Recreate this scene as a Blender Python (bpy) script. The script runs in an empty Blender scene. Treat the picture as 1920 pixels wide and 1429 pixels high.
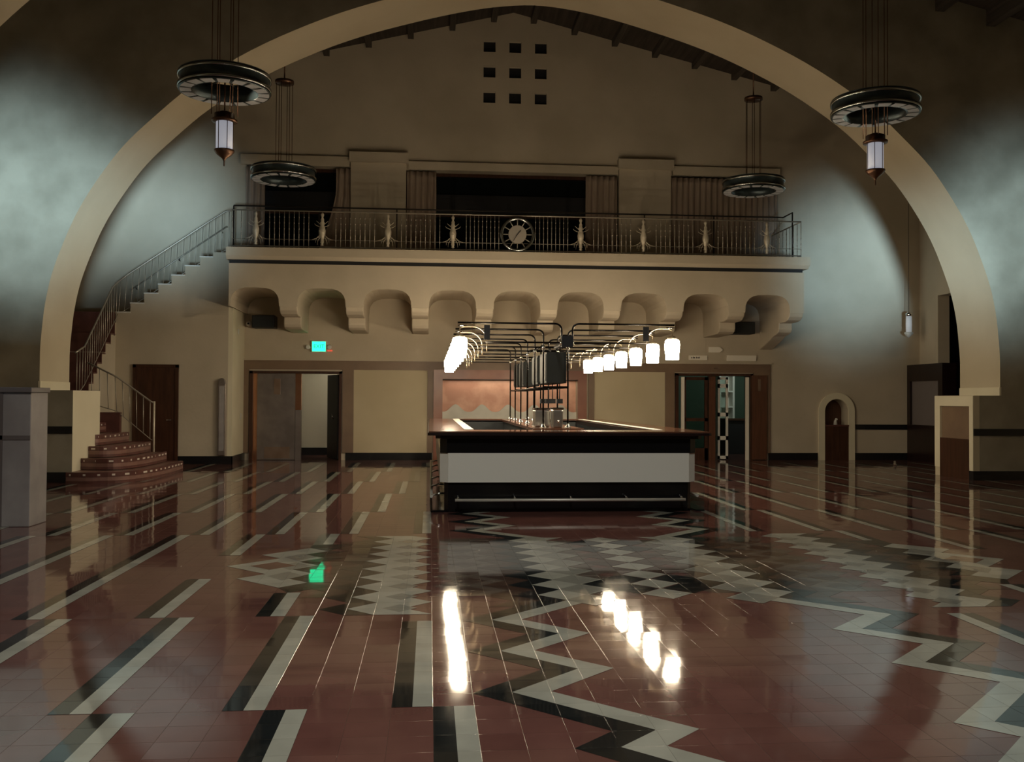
import bpy, bmesh, math, random
from mathutils import Vector, Matrix
random.seed(7)
PI = math.pi
SC = bpy.context.scene
COL = SC.collection

# ------------------------------------------------------------------ camera, world, lights, exposure
EYE = 1.51
FPX, PW, PH = 1800.0, 1920, 1429
YAW, PITCH, ROLL = math.radians(4.884), math.radians(1.092), math.radians(0.30)
cam_d = bpy.data.cameras.new('camera')
cam = bpy.data.objects.new('camera', cam_d)
COL.objects.link(cam)
cam_d.sensor_fit = 'HORIZONTAL'
cam_d.sensor_width = 36.0
cam_d.lens = 36.0 * FPX / PW
cam_d.clip_end = 200
fw = Vector((math.sin(YAW) * math.cos(PITCH), math.cos(YAW) * math.cos(PITCH), math.sin(PITCH)))
rt = Vector((math.cos(YAW), -math.sin(YAW), 0))
up = rt.cross(fw)
cr, sr = math.cos(ROLL), math.sin(ROLL)
rt2 = rt * cr + up * sr
up2 = up * cr - rt * sr
cam.matrix_world = Matrix(((rt2.x, up2.x, -fw.x, 0), (rt2.y, up2.y, -fw.y, 0), (rt2.z, up2.z, -fw.z, EYE), (0, 0, 0, 1)))
SC.camera = cam

def at(px, py, y):
    """world point seen at a pixel of the photograph on the plane at depth y"""
    r = fw + rt2 * ((px - PW / 2) / FPX) - up2 * ((py - PH / 2) / FPX)
    return Vector((0, 0, EYE)) + r * (y / r.y)

SC.view_settings.view_transform = 'Standard'
SC.view_settings.look = 'None'
SC.view_settings.exposure = 0.0
SC.view_settings.gamma = 1.0
SC.view_settings.use_curve_mapping = False
wd = bpy.data.worlds.new('night')
SC.world = wd
wd.use_nodes = True
wd.node_tree.nodes['Background'].inputs[0].default_value = (0.55, 0.6, 0.62, 1)
wd.node_tree.nodes['Background'].inputs[1].default_value = 0.02

LAMP_COL = (1.0, 0.825, 0.575)
LAMP_E = 65.0

def lamp(kind, name, loc, energy, col, aim=None, **kw):
    d = bpy.data.lights.new(name, kind)
    d.energy = energy
    d.color = col
    for k, v in kw.items():
        setattr(d, k, v)
    o = bpy.data.objects.new(name, d)
    COL.objects.link(o)
    o.location = loc
    if aim is not None:
        o.rotation_euler = (Vector(aim) - Vector(loc)).to_track_quat('-Z', 'Y').to_euler()
    return o

COOL = (0.56, 0.83, 1.0)
lamp('SPOT', 'cool_uplight', (-1.4, 0.5, 0.9), 24000, COOL, aim=(-7.3, 17.6, 5.0), spot_size=math.radians(13), spot_blend=1.0, shadow_soft_size=0.9)
lamp('SPOT', 'cool_uplight', (5.4, 0.5, 0.9), 16500, COOL, aim=(11.3, 17.6, 4.7), spot_size=math.radians(13), spot_blend=1.0, shadow_soft_size=0.9)
lamp('SPOT', 'cool_uplight', (-1.4, 0.5, 0.9), 19000, COOL, aim=(-6.3, 23.8, 6.0), spot_size=math.radians(9.3), spot_blend=1.0, shadow_soft_size=0.9)
lamp('SPOT', 'cool_uplight', (5.4, 0.5, 0.9), 19000, COOL, aim=(10.7, 23.8, 4.9), spot_size=math.radians(11.5), spot_blend=1.0, shadow_soft_size=0.9)
lamp('SPOT', 'hall_downlight', (0.0, 1.0, 8.4), 1950, (1.0, 0.97, 0.88), aim=(0.4, 8.2, 0.0), spot_size=math.radians(82), spot_blend=1.0, shadow_soft_size=0.6)
lamp('AREA', 'alcove_strip_lamp', (2.0, 23.95, 1.96), 3.5, (1.0, 0.82, 0.62), aim=(2.0, 24.02, 0.9), shape='RECTANGLE', size=3.2, size_y=0.06)
lamp('POINT', 'corridor_lamp', (-1.5, 25.0, 2.6), 45, (1.0, 0.95, 0.8), shadow_soft_size=0.15)
lamp('POINT', 'side_room_lamp', (8.6, 25.6, 2.5), 30, (0.85, 1.0, 0.9), shadow_soft_size=0.15)

# ------------------------------------------------------------------ mesh helpers
ROOT = {}

class MB:
    def __init__(s):
        s.b = bmesh.new()
    def v(s, p):
        return s.b.verts.new(p)
    def face(s, pts, mi=0):
        f = s.b.faces.new([s.b.verts.new(p) for p in pts])
        f.material_index = mi
        return s
    def box(s, x0, x1, y0, y1, z0, z1, mi=0):
        x0, x1 = min(x0, x1), max(x0, x1); y0, y1 = min(y0, y1), max(y0, y1); z0, z1 = min(z0, z1), max(z0, z1)
        p = [s.v((x, y, z)) for z in (z0, z1) for y in (y0, y1) for x in (x0, x1)]
        for f in ((0, 2, 3, 1), (4, 5, 7, 6), (0, 1, 5, 4), (2, 6, 7, 3), (0, 4, 6, 2), (1, 3, 7, 5)):
            s.b.faces.new([p[i] for i in f]).material_index = mi
        return s
    def prism(s, poly, a, b, axis='y', mi=0):
        """polygon in two axes, extruded along the third from a to b"""
        def P(q, t):
            if axis == 'y': return (q[0], t, q[1])
            if axis == 'x': return (t, q[0], q[1])
            return (q[0], q[1], t)
        A = [s.v(P(q, a)) for q in poly]
        B = [s.v(P(q, b)) for q in poly]
        n = len(poly)
        s.b.faces.new(A).material_index = mi
        s.b.faces.new(B[::-1]).material_index = mi
        for i in range(n):
            s.b.faces.new((A[i], B[i], B[(i + 1) % n], A[(i + 1) % n])).material_index = mi
        return s
    def tube(s, pts, r, n=8, mi=0, cap=True):
        pts = [Vector(p) for p in pts]
        if not isinstance(r, (list, tuple)): r = [r] * len(pts)
        rings = []
        t0 = (pts[1] - pts[0]).normalized()
        a = Vector((0, 0, 1)) if abs(t0.z) < 0.9 else Vector((1, 0, 0))
        nrm = t0.cross(a).normalized()
        for i, p in enumerate(pts):
            if i == 0: t = pts[1] - p
            elif i == len(pts) - 1: t = p - pts[i - 1]
            else: t = (pts[i + 1] - p).normalized() + (p - pts[i - 1]).normalized()
            t.normalize()
            nrm = (nrm - t * nrm.dot(t)).normalized()
            bn = t.cross(nrm)
            rings.append([s.v(p + (nrm * math.cos(2 * PI * k / n) + bn * math.sin(2 * PI * k / n)) * r[i]) for k in range(n)])
        for i in range(len(rings) - 1):
            for k in range(n):
                f = s.b.faces.new((rings[i][k], rings[i][(k + 1) % n], rings[i + 1][(k + 1) % n], rings[i + 1][k]))
                f.smooth = True; f.material_index = mi
        if cap:
            s.b.faces.new(rings[0][::-1]).material_index = mi
            s.b.faces.new(rings[-1]).material_index = mi
        return s
    def lathe(s, prof, cx, cy, n=32, mi=0, closed=False, axis='z', smooth=True):
        """profile (r, h) turned about an axis through (cx, cy)"""
        rings = []
        for r, h in prof:
            ring = []
            for k in range(n):
                a = 2 * PI * k / n
                if axis == 'z': ring.append(s.v((cx + r * math.cos(a), cy + r * math.sin(a), h)))
                else: ring.append(s.v((cx + r * math.cos(a), h, cy + r * math.sin(a))))
            rings.append(ring)
        m = len(rings)
        for i in range(m if closed else m - 1):
            A, B = rings[i], rings[(i + 1) % m]
            for k in range(n):
                f = s.b.faces.new((A[k], A[(k + 1) % n], B[(k + 1) % n], B[k]))
                f.smooth = smooth; f.material_index = mi
        if not closed:
            if prof[0][0] > 1e-4: s.b.faces.new(rings[0][::-1]).material_index = mi
            if prof[-1][0] > 1e-4: s.b.faces.new(rings[-1]).material_index = mi
        return s
    def build(s, name, mats, parent=None, bevel=0.0, autosmooth=False):
        b = s.b
        bmesh.ops.remove_doubles(b, verts=b.verts, dist=1e-5)
        bmesh.ops.dissolve_degenerate(b, edges=b.edges, dist=1e-6)
        bmesh.ops.recalc_face_normals(b, faces=b.faces)
        base = ROOT.get(parent.name, Vector((0, 0, 0))) if parent else Vector((0, 0, 0))
        for vv in b.verts: vv.co -= base
        me = bpy.data.meshes.new(name)
        b.to_mesh(me); b.free()
        for m in (mats if isinstance(mats, (list, tuple)) else [mats]): me.materials.append(m)
        o = bpy.data.objects.new(name, me)
        COL.objects.link(o)
        if parent:
            o.parent = parent
            ROOT[o.name] = base
        else:
            ROOT[o.name] = Vector((0, 0, 0))
        if bevel:
            m = o.modifiers.new('bevel', 'BEVEL'); m.width = bevel; m.segments = 2; m.limit_method = 'ANGLE'
        return o

def tag(o, label=None, cat=None, group=None, kind=None):
    if label: o['label'] = label
    if cat: o['category'] = cat
    if group: o['group'] = group
    if kind: o['kind'] = kind
    return o

def thing(name, loc, label, cat, group=None):
    o = bpy.data.objects.new(name, None)
    o.empty_display_size = 0.1
    COL.objects.link(o)
    o.location = loc
    ROOT[o.name] = Vector(loc)
    return tag(o, label, cat, group)

def struct(o, label=None):
    o['kind'] = 'structure'
    if label: o['label'] = label
    return o

def copy_tree(o, loc, label, group=None):
    r = o.copy(); COL.objects.link(r); r.location = loc; r['label'] = label
    if group: r['group'] = group
    ROOT[r.name] = Vector(loc)
    for ch in list(o.children):
        c = ch.copy(); COL.objects.link(c); c.parent = r
        for g in list(ch.children):
            d = g.copy(); COL.objects.link(d); d.parent = c
    return r

# ------------------------------------------------------------------ materials
def base(name, col, rough=0.6, metal=0.0, **kw):
    m = bpy.data.materials.new(name); m.use_nodes = True
    p = m.node_tree.nodes['Principled BSDF']
    p.inputs['Base Color'].default_value = (*col, 1)
    p.inputs['Roughness'].default_value = rough
    p.inputs['Metallic'].default_value = metal
    for k, v in kw.items(): p.inputs[k].default_value = v
    return m

def noisy(name, c1, c2, scale=2.0, detail=4.0, rough=0.7, bump=0.0, bscale=20.0, metal=0.0, stretch=None, lo=0.35, hi=0.65, **kw):
    m = base(name, c1, rough, metal, **kw)
    nt = m.node_tree; p = nt.nodes['Principled BSDF']
    tc = nt.nodes.new('ShaderNodeTexCoord')
    src = tc.outputs['Object']
    if stretch:
        mp = nt.nodes.new('ShaderNodeMapping'); mp.inputs['Scale'].default_value = stretch
        nt.links.new(src, mp.inputs[0]); src = mp.outputs[0]
    n = nt.nodes.new('ShaderNodeTexNoise'); n.inputs['Scale'].default_value = scale; n.inputs['Detail'].default_value = detail
    nt.links.new(src, n.inputs['Vector'])
    rp = nt.nodes.new('ShaderNodeValToRGB')
    rp.color_ramp.elements[0].position = lo; rp.color_ramp.elements[0].color = (*c1, 1)
    rp.color_ramp.elements[1].position = hi; rp.color_ramp.elements[1].color = (*c2, 1)
    nt.links.new(n.outputs['Fac'], rp.inputs[0]); nt.links.new(rp.outputs[0], p.inputs['Base Color'])
    if bump:
        n2 = nt.nodes.new('ShaderNodeTexNoise'); n2.inputs['Scale'].default_value = bscale; n2.inputs['Detail'].default_value = 3
        nt.links.new(src, n2.inputs['Vector'])
        bp = nt.nodes.new('ShaderNodeBump'); bp.inputs['Strength'].default_value = bump; bp.inputs['Distance'].default_value = 0.02
        nt.links.new(n2.outputs['Fac'], bp.inputs['Height']); nt.links.new(bp.outputs[0], p.inputs['Normal'])
    return m

TILE, U0, V0 = 0.203, 0.13, 0.42

def tile_mat(name, c1, c2):
    """polished cement tiles with fine grout lines"""
    m = base(name, c1, 0.1)
    nt = m.node_tree; p = nt.nodes['Principled BSDF']
    tc = nt.nodes.new('ShaderNodeTexCoord')
    mp = nt.nodes.new('ShaderNodeMapping')
    mp.inputs['Location'].default_value = (-U0 * TILE, -V0 * TILE, 0)
    nt.links.new(tc.outputs['Object'], mp.inputs[0])
    br = nt.nodes.new('ShaderNodeTexBrick')
    br.offset = 0.0; br.squash = 1.0
    br.inputs['Scale'].default_value = 1.0
    br.inputs['Brick Width'].default_value = TILE; br.inputs['Row Height'].default_value = TILE
    br.inputs['Mortar Size'].default_value = 0.0018; br.inputs['Mortar Smooth'].default_value = 0.6
    br.inputs['Color1'].default_value = (*c1, 1); br.inputs['Color2'].default_value = (*c2, 1)
    br.inputs['Mortar'].default_value = (*(0.78 * a for a in c1), 1)
    nt.links.new(mp.outputs[0], br.inputs['Vector'])
    n = nt.nodes.new('ShaderNodeTexNoise'); n.inputs['Scale'].default_value = 3.0; n.inputs['Detail'].default_value = 5
    nt.links.new(tc.outputs['Object'], n.inputs['Vector'])
    mx = nt.nodes.new('ShaderNodeMix'); mx.data_type = 'RGBA'; mx.blend_type = 'MULTIPLY'
    mx.inputs['Factor'].default_value = 0.5
    nt.links.new(br.outputs['Color'], mx.inputs['A'])
    nt.links.new(n.outputs['Fac'], mx.inputs['B'])
    gm = nt.nodes.new('ShaderNodeBrightContrast'); gm.inputs['Bright'].default_value = 0.0
    nt.links.new(mx.outputs['Result'], gm.inputs[0])
    nt.links.new(gm.outputs[0], p.inputs['Base Color'])
    # slight unevenness of the wax, each tile a hair out of level, and the grout grooves
    def math_(op, a, b=None, c=None):
        q = nt.nodes.new('ShaderNodeMath'); q.operation = op
        for i_, v_ in enumerate((a, b, c)):
            if v_ is None: continue
            if isinstance(v_, (int, float)): q.inputs[i_].default_value = v_
            else: nt.links.new(v_, q.inputs[i_])
        return q.outputs[0]
    n2 = nt.nodes.new('ShaderNodeTexNoise'); n2.inputs['Scale'].default_value = 4.0; n2.inputs['Detail'].default_value = 2
    m_s = nt.nodes.new('ShaderNodeMapping'); m_s.inputs['Scale'].default_value = (0.8, 2.6, 1)
    nt.links.new(tc.outputs['Object'], m_s.inputs[0]); nt.links.new(m_s.outputs[0], n2.inputs['Vector'])
    sx = nt.nodes.new('ShaderNodeSeparateXYZ'); nt.links.new(mp.outputs[0], sx.inputs[0])
    ux, uy = math_('DIVIDE', sx.outputs[0], TILE), math_('DIVIDE', sx.outputs[1], TILE)
    cb = nt.nodes.new('ShaderNodeCombineXYZ'); nt.links.new(math_('FLOOR', ux), cb.inputs[0]); nt.links.new(math_('FLOOR', uy), cb.inputs[1])
    wn = nt.nodes.new('ShaderNodeTexWhiteNoise'); nt.links.new(cb.outputs[0], wn.inputs['Vector'])
    sc_ = nt.nodes.new('ShaderNodeSeparateColor'); nt.links.new(wn.outputs['Color'], sc_.inputs[0])
    tx_ = math_('MULTIPLY', math_('SUBTRACT', sc_.outputs[0], .5), math_('SUBTRACT', math_('FRACT', ux), .5))
    ty_ = math_('MULTIPLY', math_('SUBTRACT', sc_.outputs[1], .5), math_('SUBTRACT', math_('FRACT', uy), .5))
    tilt = math_('MULTIPLY', math_('ADD', tx_, ty_), .0017)
    h = math_('MULTIPLY_ADD', n2.outputs['Fac'], .00009, tilt)
    h = math_('MULTIPLY_ADD', br.outputs['Fac'], -.0004, h)
    bp = nt.nodes.new('ShaderNodeBump'); bp.inputs['Strength'].default_value = 1.0; bp.inputs['Distance'].default_value = 1.0
    nt.links.new(h, bp.inputs['Height']); nt.links.new(bp.outputs[0], p.inputs['Normal'])
    r = nt.nodes.new('ShaderNodeMapRange'); r.inputs['To Min'].default_value = 0.03; r.inputs['To Max'].default_value = 0.085
    nt.links.new(n.outputs['Fac'], r.inputs['Value']); nt.links.new(r.outputs[0], p.inputs['Roughness'])
    p.inputs['Specular IOR Level'].default_value = 0.5
    return m

def emit(name, col, strength):
    m = bpy.data.materials.new(name); m.use_nodes = True
    nt = m.node_tree; nt.nodes.clear()
    e = nt.nodes.new('ShaderNodeEmission'); o = nt.nodes.new('ShaderNodeOutputMaterial')
    e.inputs[0].default_value = (*col, 1); e.inputs[1].default_value = strength
    nt.links.new(e.outputs[0], o.inputs[0])
    return m

M = {}
M['plaster'] = noisy('plaster', (0.50, 0.43, 0.32), (0.58, 0.50, 0.38), 0.9, 6, 0.85, 0.12, 14)
M['soffit_plaster'] = noisy('soffit_plaster', (0.54, 0.46, 0.32), (0.60, 0.52, 0.37), 0.8, 5, 0.85, 0.08, 10)
M['arch_plaster'] = noisy('arch_plaster', (0.25, 0.22, 0.16), (0.36, 0.32, 0.24), 1.3, 6, 0.85, 0.15, 9)  # arch wall faces, a darker tone than the soffit
M['cream'] = noisy('cream_paint', (0.74, 0.67, 0.49), (0.78, 0.71, 0.53), 1.2, 3, 0.7, 0.05, 20)
M['panel_cream'] = noisy('panel_cream', (0.55, 0.46, 0.30), (0.60, 0.51, 0.34), 1.0, 3, 0.75)
M['trim_brown'] = noisy('trim_brown', (0.20, 0.13, 0.085), (0.24, 0.16, 0.10), 2, 3, 0.45)
M['black_base'] = base('black_baseboard', (0.012, 0.012, 0.013), 0.25)
M['ceiling_wood'] = noisy('ceiling_wood', (0.03, 0.022, 0.018), (0.06, 0.045, 0.035), 2, 4, 0.7, stretch=(6, 0.4, 6))
M['beam_wood'] = noisy('beam_wood', (0.04, 0.032, 0.026), (0.075, 0.058, 0.045), 2, 4, 0.7, stretch=(6, 0.4, 6))
M['dark_wood'] = noisy('dark_wood', (0.045, 0.018, 0.010), (0.075, 0.030, 0.016), 2.5, 5, 0.32, stretch=(8, 8, 0.7))
M['mahogany'] = noisy('mahogany', (0.10, 0.042, 0.024), (0.14, 0.058, 0.032), 2.5, 5, 0.28, stretch=(8, 8, 0.7))
M['bronze'] = noisy('bronze', (0.36, 0.25, 0.18), (0.45, 0.33, 0.25), 3, 4, 0.36, metal=0.9)
M['copper'] = noisy('copper', (0.75, 0.36, 0.2), (0.85, 0.45, 0.27), 3, 3, 0.22, metal=1.0)
M['door_steel'] = noisy('door_steel', (0.30, 0.26, 0.24), (0.40, 0.35, 0.32), 3, 4, 0.34, metal=0.85)
M['steel'] = base('steel', (0.62, 0.6, 0.55), 0.28, 1.0)
M['chrome'] = base('chrome', (0.8, 0.8, 0.78), 0.1, 1.0)
M['rail_metal'] = noisy('rail_metal', (0.38, 0.34, 0.28), (0.50, 0.45, 0.37), 4, 3, 0.4, metal=0.5)
M['rail_dark'] = base('rail_dark', (0.05, 0.04, 0.035), 0.4, 0.5)
M['ornament'] = noisy('ornament_metal', (0.58, 0.51, 0.39), (0.70, 0.62, 0.48), 8, 3, 0.45, metal=0.3)
M['ring_metal'] = noisy('ring_metal', (0.035, 0.05, 0.055), (0.055, 0.075, 0.08), 4, 3, 0.3, metal=0.6)
M['ring_bright'] = base('ring_bright', (0.42, 0.44, 0.43), 0.2, 1.0)
M['lantern_glass'] = base('lantern_glass', (0.72, 0.73, 0.76), 0.4, **{'Transmission Weight': 0.2})
M['lantern_glow'] = base('lantern_glow', (0.72, 0.73, 0.76), 0.4, **{'Emission Color': (0.86, 0.88, 1.0, 1), 'Emission Strength': 0.28})
M['pendant_glow'] = base('pendant_glow', (0.72, 0.73, 0.74), 0.4, **{'Emission Color': (0.95, 0.95, 0.95, 1), 'Emission Strength': 0.14})
M['box_black'] = base('box_black', (0.016, 0.018, 0.018), 0.6, **{'Specular IOR Level': 0.22})
M['clock_dial'] = base('clock_dial', (0.44, 0.40, 0.34), 0.45, 0.3)
M['lantern_metal'] = noisy('lantern_metal', (0.10, 0.05, 0.03), (0.16, 0.085, 0.05), 6, 3, 0.35, metal=0.8)
M['black_gloss'] = base('black_gloss', (0.006, 0.006, 0.007), 0.14)
M['black_matte'] = base('black_matte', (0.012, 0.012, 0.014), 0.55)
M['charcoal'] = base('charcoal', (0.022, 0.026, 0.028), 0.35)
M['pipe'] = base('black_pipe', (0.010, 0.008, 0.007), 0.25, 0.6)
M['bar_top'] = noisy('bar_top', (0.10, 0.042, 0.025), (0.15, 0.064, 0.038), 2.2, 5, 0.12, stretch=(1, 6, 1))
M['bar_edge'] = noisy('bar_edge', (0.010, 0.004, 0.004), (0.018, 0.007, 0.006), 2.2, 5, 0.3, stretch=(1, 6, 1))
M['bar_white'] = base('bar_white', (0.80, 0.79, 0.71), 0.5)
M['shade'] = emit('lamp_shade_glow', LAMP_COL, LAMP_E)
M['brass'] = base('brass_arm', (0.66, 0.54, 0.38), 0.42, 0.9)
M['brushed'] = base('brushed_rail', (0.74, 0.72, 0.64), 0.45, 0.5)
M['glass_dark'] = base('dark_glass', (0.006, 0.009, 0.009), 0.35, **{'Specular IOR Level': 0.08})
M['curtain'] = noisy('curtain_cloth', (0.34, 0.26, 0.2), (0.42, 0.33, 0.26), 5, 3, 0.9, stretch=(1, 1, 0.15))
M['mural'] = noisy('mural_pink', (0.60, 0.30, 0.20), (0.80, 0.47, 0.33), 1.7, 4, 0.4, lo=0.4, hi=0.6)
M['wave'] = noisy('wave_grey', (0.55, 0.54, 0.47), (0.68, 0.66, 0.58), 2.2, 3, 0.35)
M['frame_red'] = noisy('frame_red', (0.27, 0.11, 0.075), (0.34, 0.15, 0.10), 2, 3, 0.3)
M['sign_white'] = base('sign_white', (0.88, 0.82, 0.70), 0.5)
M['white_paint'] = base('white_paint', (0.74, 0.72, 0.66), 0.55)
M['green_wall'] = base('green_wall', (0.075, 0.115, 0.078), 0.7)
M['exit_green'] = emit('exit_face_glow', (0.02, 0.9, 0.36), 3.0)
M['exit_letter'] = emit('exit_letter_glow', (0.01, 0.30, 0.22), 0.8)
M['red_led'] = emit('red_indicator', (1.0, 0.12, 0.06), 0.8)
M['grey_stone'] = noisy('grey_panel', (0.30, 0.275, 0.27), (0.38, 0.35, 0.34), 3, 5, 0.5)
M['grey_seam'] = base('grey_seam', (0.16, 0.135, 0.13), 0.5)
M['step_tile'] = noisy('step_tile', (0.21, 0.11, 0.088), (0.27, 0.145, 0.115), 5, 4, 0.35)
M['step_dark'] = noisy('step_dark_tile', (0.10, 0.04, 0.033), (0.14, 0.055, 0.045), 5, 4, 0.3)
M['step_white'] = base('step_white_tile', (0.66, 0.58, 0.50), 0.4)
M['beige'] = base('beige_wall', (0.50, 0.47, 0.38), 0.8)
RED = tile_mat('tile_red', (0.195, 0.082, 0.068), (0.228, 0.10, 0.083))
TW = tile_mat('tile_white', (0.50, 0.50, 0.42), (0.56, 0.56, 0.47))
TB = tile_mat('tile_black', (0.014, 0.018, 0.019), (0.022, 0.026, 0.027))
TG = tile_mat('tile_grey', (0.33, 0.33, 0.28), (0.38, 0.37, 0.31))
TP = tile_mat('tile_taupe', (0.15, 0.115, 0.09), (0.18, 0.14, 0.11))
TO = tile_mat('tile_brown', (0.085, 0.05, 0.038), (0.105, 0.062, 0.045))

# ------------------------------------------------------------------ the setting: floor
XL, XR, YB, YF = -8.54, 12.6, 23.8, -8.0
CX = 2.03
fl = MB()
fl.face([(XL - 4, YF, 0), (XR + 4, YF, 0), (XR + 4, 30, 0), (XL - 4, 30, 0)], 0)
MI = {'red': 0, 'white': 1, 'black': 2, 'grey': 3, 'taupe': 4, 'brown': 5}
LAY = {'taupe': 0.0004, 'brown': 0.0008, 'black': 0.0012, 'white': 0.0016, 'grey': 0.002, 'red': 0.0024}

def uvp(u, v, z):
    return ((u + U0) * TILE, (v + V0) * TILE, z)

def fp(poly, col, both=True):
    z = LAY[col]
    fl.face([uvp(u, v, z) for u, v in poly], MI[col])
    if both:
        fl.face([uvp(18 - u, v, z) for u, v in poly[::-1]], MI[col])

def stripe(c, v0, v1):
    fp([(c, v0), (c + .5, v0), (c + .5, v1), (c, v1)], 'black')
    fp([(c + .5, v0), (c + 1, v0), (c + 1, v1), (c + .5, v1)], 'white')

rows = [(-37, -27, 1), (-27, -17, 4), (-17, -7, 3), (-7, 3, 2), (3, 13, 1), (13, 23, 0), (23, 33, -1), (33, 53, -2), (53, 63.3, -1),
        (63.3, 75.4, 0), (75.4, 86.5, 1), (86.5, 98, 2), (98, 112, 3)]
for v0, v1, sh in rows:
    for j in range(0, 13):
        c = sh - 4 * j
        if (v0, j) == (33, 0): continue
        if v0 >= 63 and c > 0: continue
        if (v0, j) == (33, 1): stripe(c, 33, 37); stripe(c, 49.2, 53); continue
        if (v0, j) == (33, 2): stripe(c, 33, 40); stripe(c, 46, 53); continue
        if (v0, j) == (23, 0): stripe(c, 23, 32); continue
        stripe(c, v0, v1)

def zig(u0, lo, hi):
    return [(u0 + (1 if v % 2 else 0), v) for v in range(lo, hi + 1)]

def band(a, b, lo, hi, col):
    A, B = zig(a, lo, hi), zig(b, lo, hi)
    for i in range(len(A) - 1):
        fp([A[i], B[i], B[i + 1], A[i + 1]], col)

def diamond(u, v, col, hw=1.0, hh=1.0):
    fp([(u - hw, v), (u, v - hh), (u + hw, v), (u, v + hh)], col)

band(-5, -4, 36, 50, 'brown')
band(-4, -3, 33, 52, 'black')
band(-3, -1, 33, 52, 'white')
for v in range(34, 52, 2):
    diamond(-1.15, v, 'grey', .62, .62)
band(0, 2, 36, 51, 'taupe')
for v in range(37, 51, 2):
    diamond(1.5, v, 'brown', .75, .75)
band(2, 3, 34, 51, 'brown')
band(3, 4, 35, 51, 'black')
band(4, 6, 35, 51, 'white')
for v in range(36, 51, 2):
    diamond(6.0 - .1, v - 1, 'grey', 1.0, 1.0)
band(6, 7, 36, 50, 'taupe')
for v in range(36, 52, 2):
    fp([(8, v), (9, v - 1), (10, v), (9, v + 1)], 'white', both=False)
for v in (37, 39, 47, 49):
    diamond(7.9, v, 'black')
for v in (41, 43, 45):
    diamond(7.9, v, 'brown')
diamond(6.9, 38, 'black', 1, 1)

def offband(path, a, b, col):
    for i in range(len(path) - 1):
        (u1, v1), (u2, v2) = path[i], path[i + 1]
        fp([(u1 + a, v1), (u1 + b, v1), (u2 + b, v2), (u2 + a, v2)], col)

near = [(4, 36), (5, 35), (2, 32), (4, 30), (2, 28), (4, 26), (2, 24), (5, 21), (4, 20), (6, 18), (4, 16), (6, 14), (4, 12), (7, 9), (6, 8), (8, 6)]
far = [(4, 50), (5, 51), (2, 54), (4, 56), (2, 58), (4, 60), (2, 62), (4, 64)]
for pth in (near[1:], far[1:]):
    offband(pth, 0, 1, 'white')
    offband(pth, -1, 0, 'black')
# pointed motif in each side field
fp([(-6, 48), (-8, 46), (-7, 45), (-9, 43), (-7, 41), (-8, 40), (-6, 38), (-5, 39), (-6, 40), (-5, 41), (-6, 42), (-5, 43), (-6, 44), (-5, 45), (-6, 46), (-5, 47)], 'white')
for v in (40.5, 42.9, 45.3):
    diamond(-6.1, v, 'grey', .75, 1.0)
fp([(-8, 43), (-7, 42), (-6, 43), (-7, 44)], 'red')
band(-6, -5, 39, 47, 'black')
fp([(-6, 38), (-5.5, 37), (-4, 38.2), (-5, 39)], 'black')
fp([(-6, 48), (-5, 47), (-4, 49.2), (-6, 49.2)], 'black')
struct(fl.build('floor', [RED, TW, TB, TG, TP, TO]), 'polished dark red tile floor with black and white zigzag inlays')

# ------------------------------------------------------------------ the setting: walls
ROOF0, PITCHR = 11.2, 0.243
def roof(x): return ROOF0 - PITCHR * abs(x - CX)

def wall_cells(mb, xs, zs, holes, y0, y1):
    """rectangular cells of a wall between y0 and y1 leaving the holes open"""
    for i in range(len(xs) - 1):
        for k in range(len(zs) - 1):
            xm, zm = (xs[i] + xs[i + 1]) / 2, (zs[k] + zs[k + 1]) / 2
            if any(a < xm < b and c < zm < d for a, b, c, d in holes): continue
            mb.box(xs[i], xs[i + 1], y0, y1, zs[k], zs[k + 1])

D1 = (-4.36, -2.15, 0, 2.17)
D2 = (6.16, 8.16, 0, 2.19)
ALC = (0.31, 3.68, 0, 2.0)
NIC = (10.05, 10.68, 0.86, 1.56)
W1, W2, W3 = (-4.5, -1.97, 4.86, 7.2), (-0.62, 4.7, 4.86, 7.17), (6.02, 8.82, 4.86, 7.2)
vents = []
for i in range(3):
    for k in range(3):
        x, z = 1.43 + 0.645 * i, 10.33 - 0.64 * k
        vents.append((x - .15, x + .15, z - .14, z + .14))
holes = [D1, D2, ALC, NIC, W1, W2, W3] + vents
xs = sorted({XL, XR} | {h[0] for h in holes} | {h[1] for h in holes})
zs = sorted({0, 8.6} | {h[2] for h in holes} | {h[3] for h in holes} | {10.6})
wb = MB()
zs_lo = [z for z in zs if z <= 8.6]
wall_cells(wb, xs, zs_lo, holes, YB, YB + .4)
xs_g = sorted({-6.0, 10.0, 0.5, 3.5} | {v[0] for v in vents} | {v[1] for v in vents})
xs_v = [x for x in xs_g if 0.5 <= x <= 3.5]
zs_hi = [8.6] + sorted({v[2] for v in vents} | {v[3] for v in vents}) + [10.6]
wall_cells(wb, xs_v, zs_hi, vents, YB, YB + .4)
wb.prism([(XL, 8.6), (0.5, 8.6), (0.5, roof(0.5)), (XL, roof(XL))], YB, YB + .4)
wb.prism([(3.5, 8.6), (XR, 8.6), (XR, roof(XR)), (3.5, roof(3.5))], YB, YB + .4)
wb.prism([(0.5, 10.6), (3.5, 10.6), (3.5, roof(3.5)), (CX, ROOF0), (0.5, roof(0.5))], YB, YB + .4)
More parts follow.
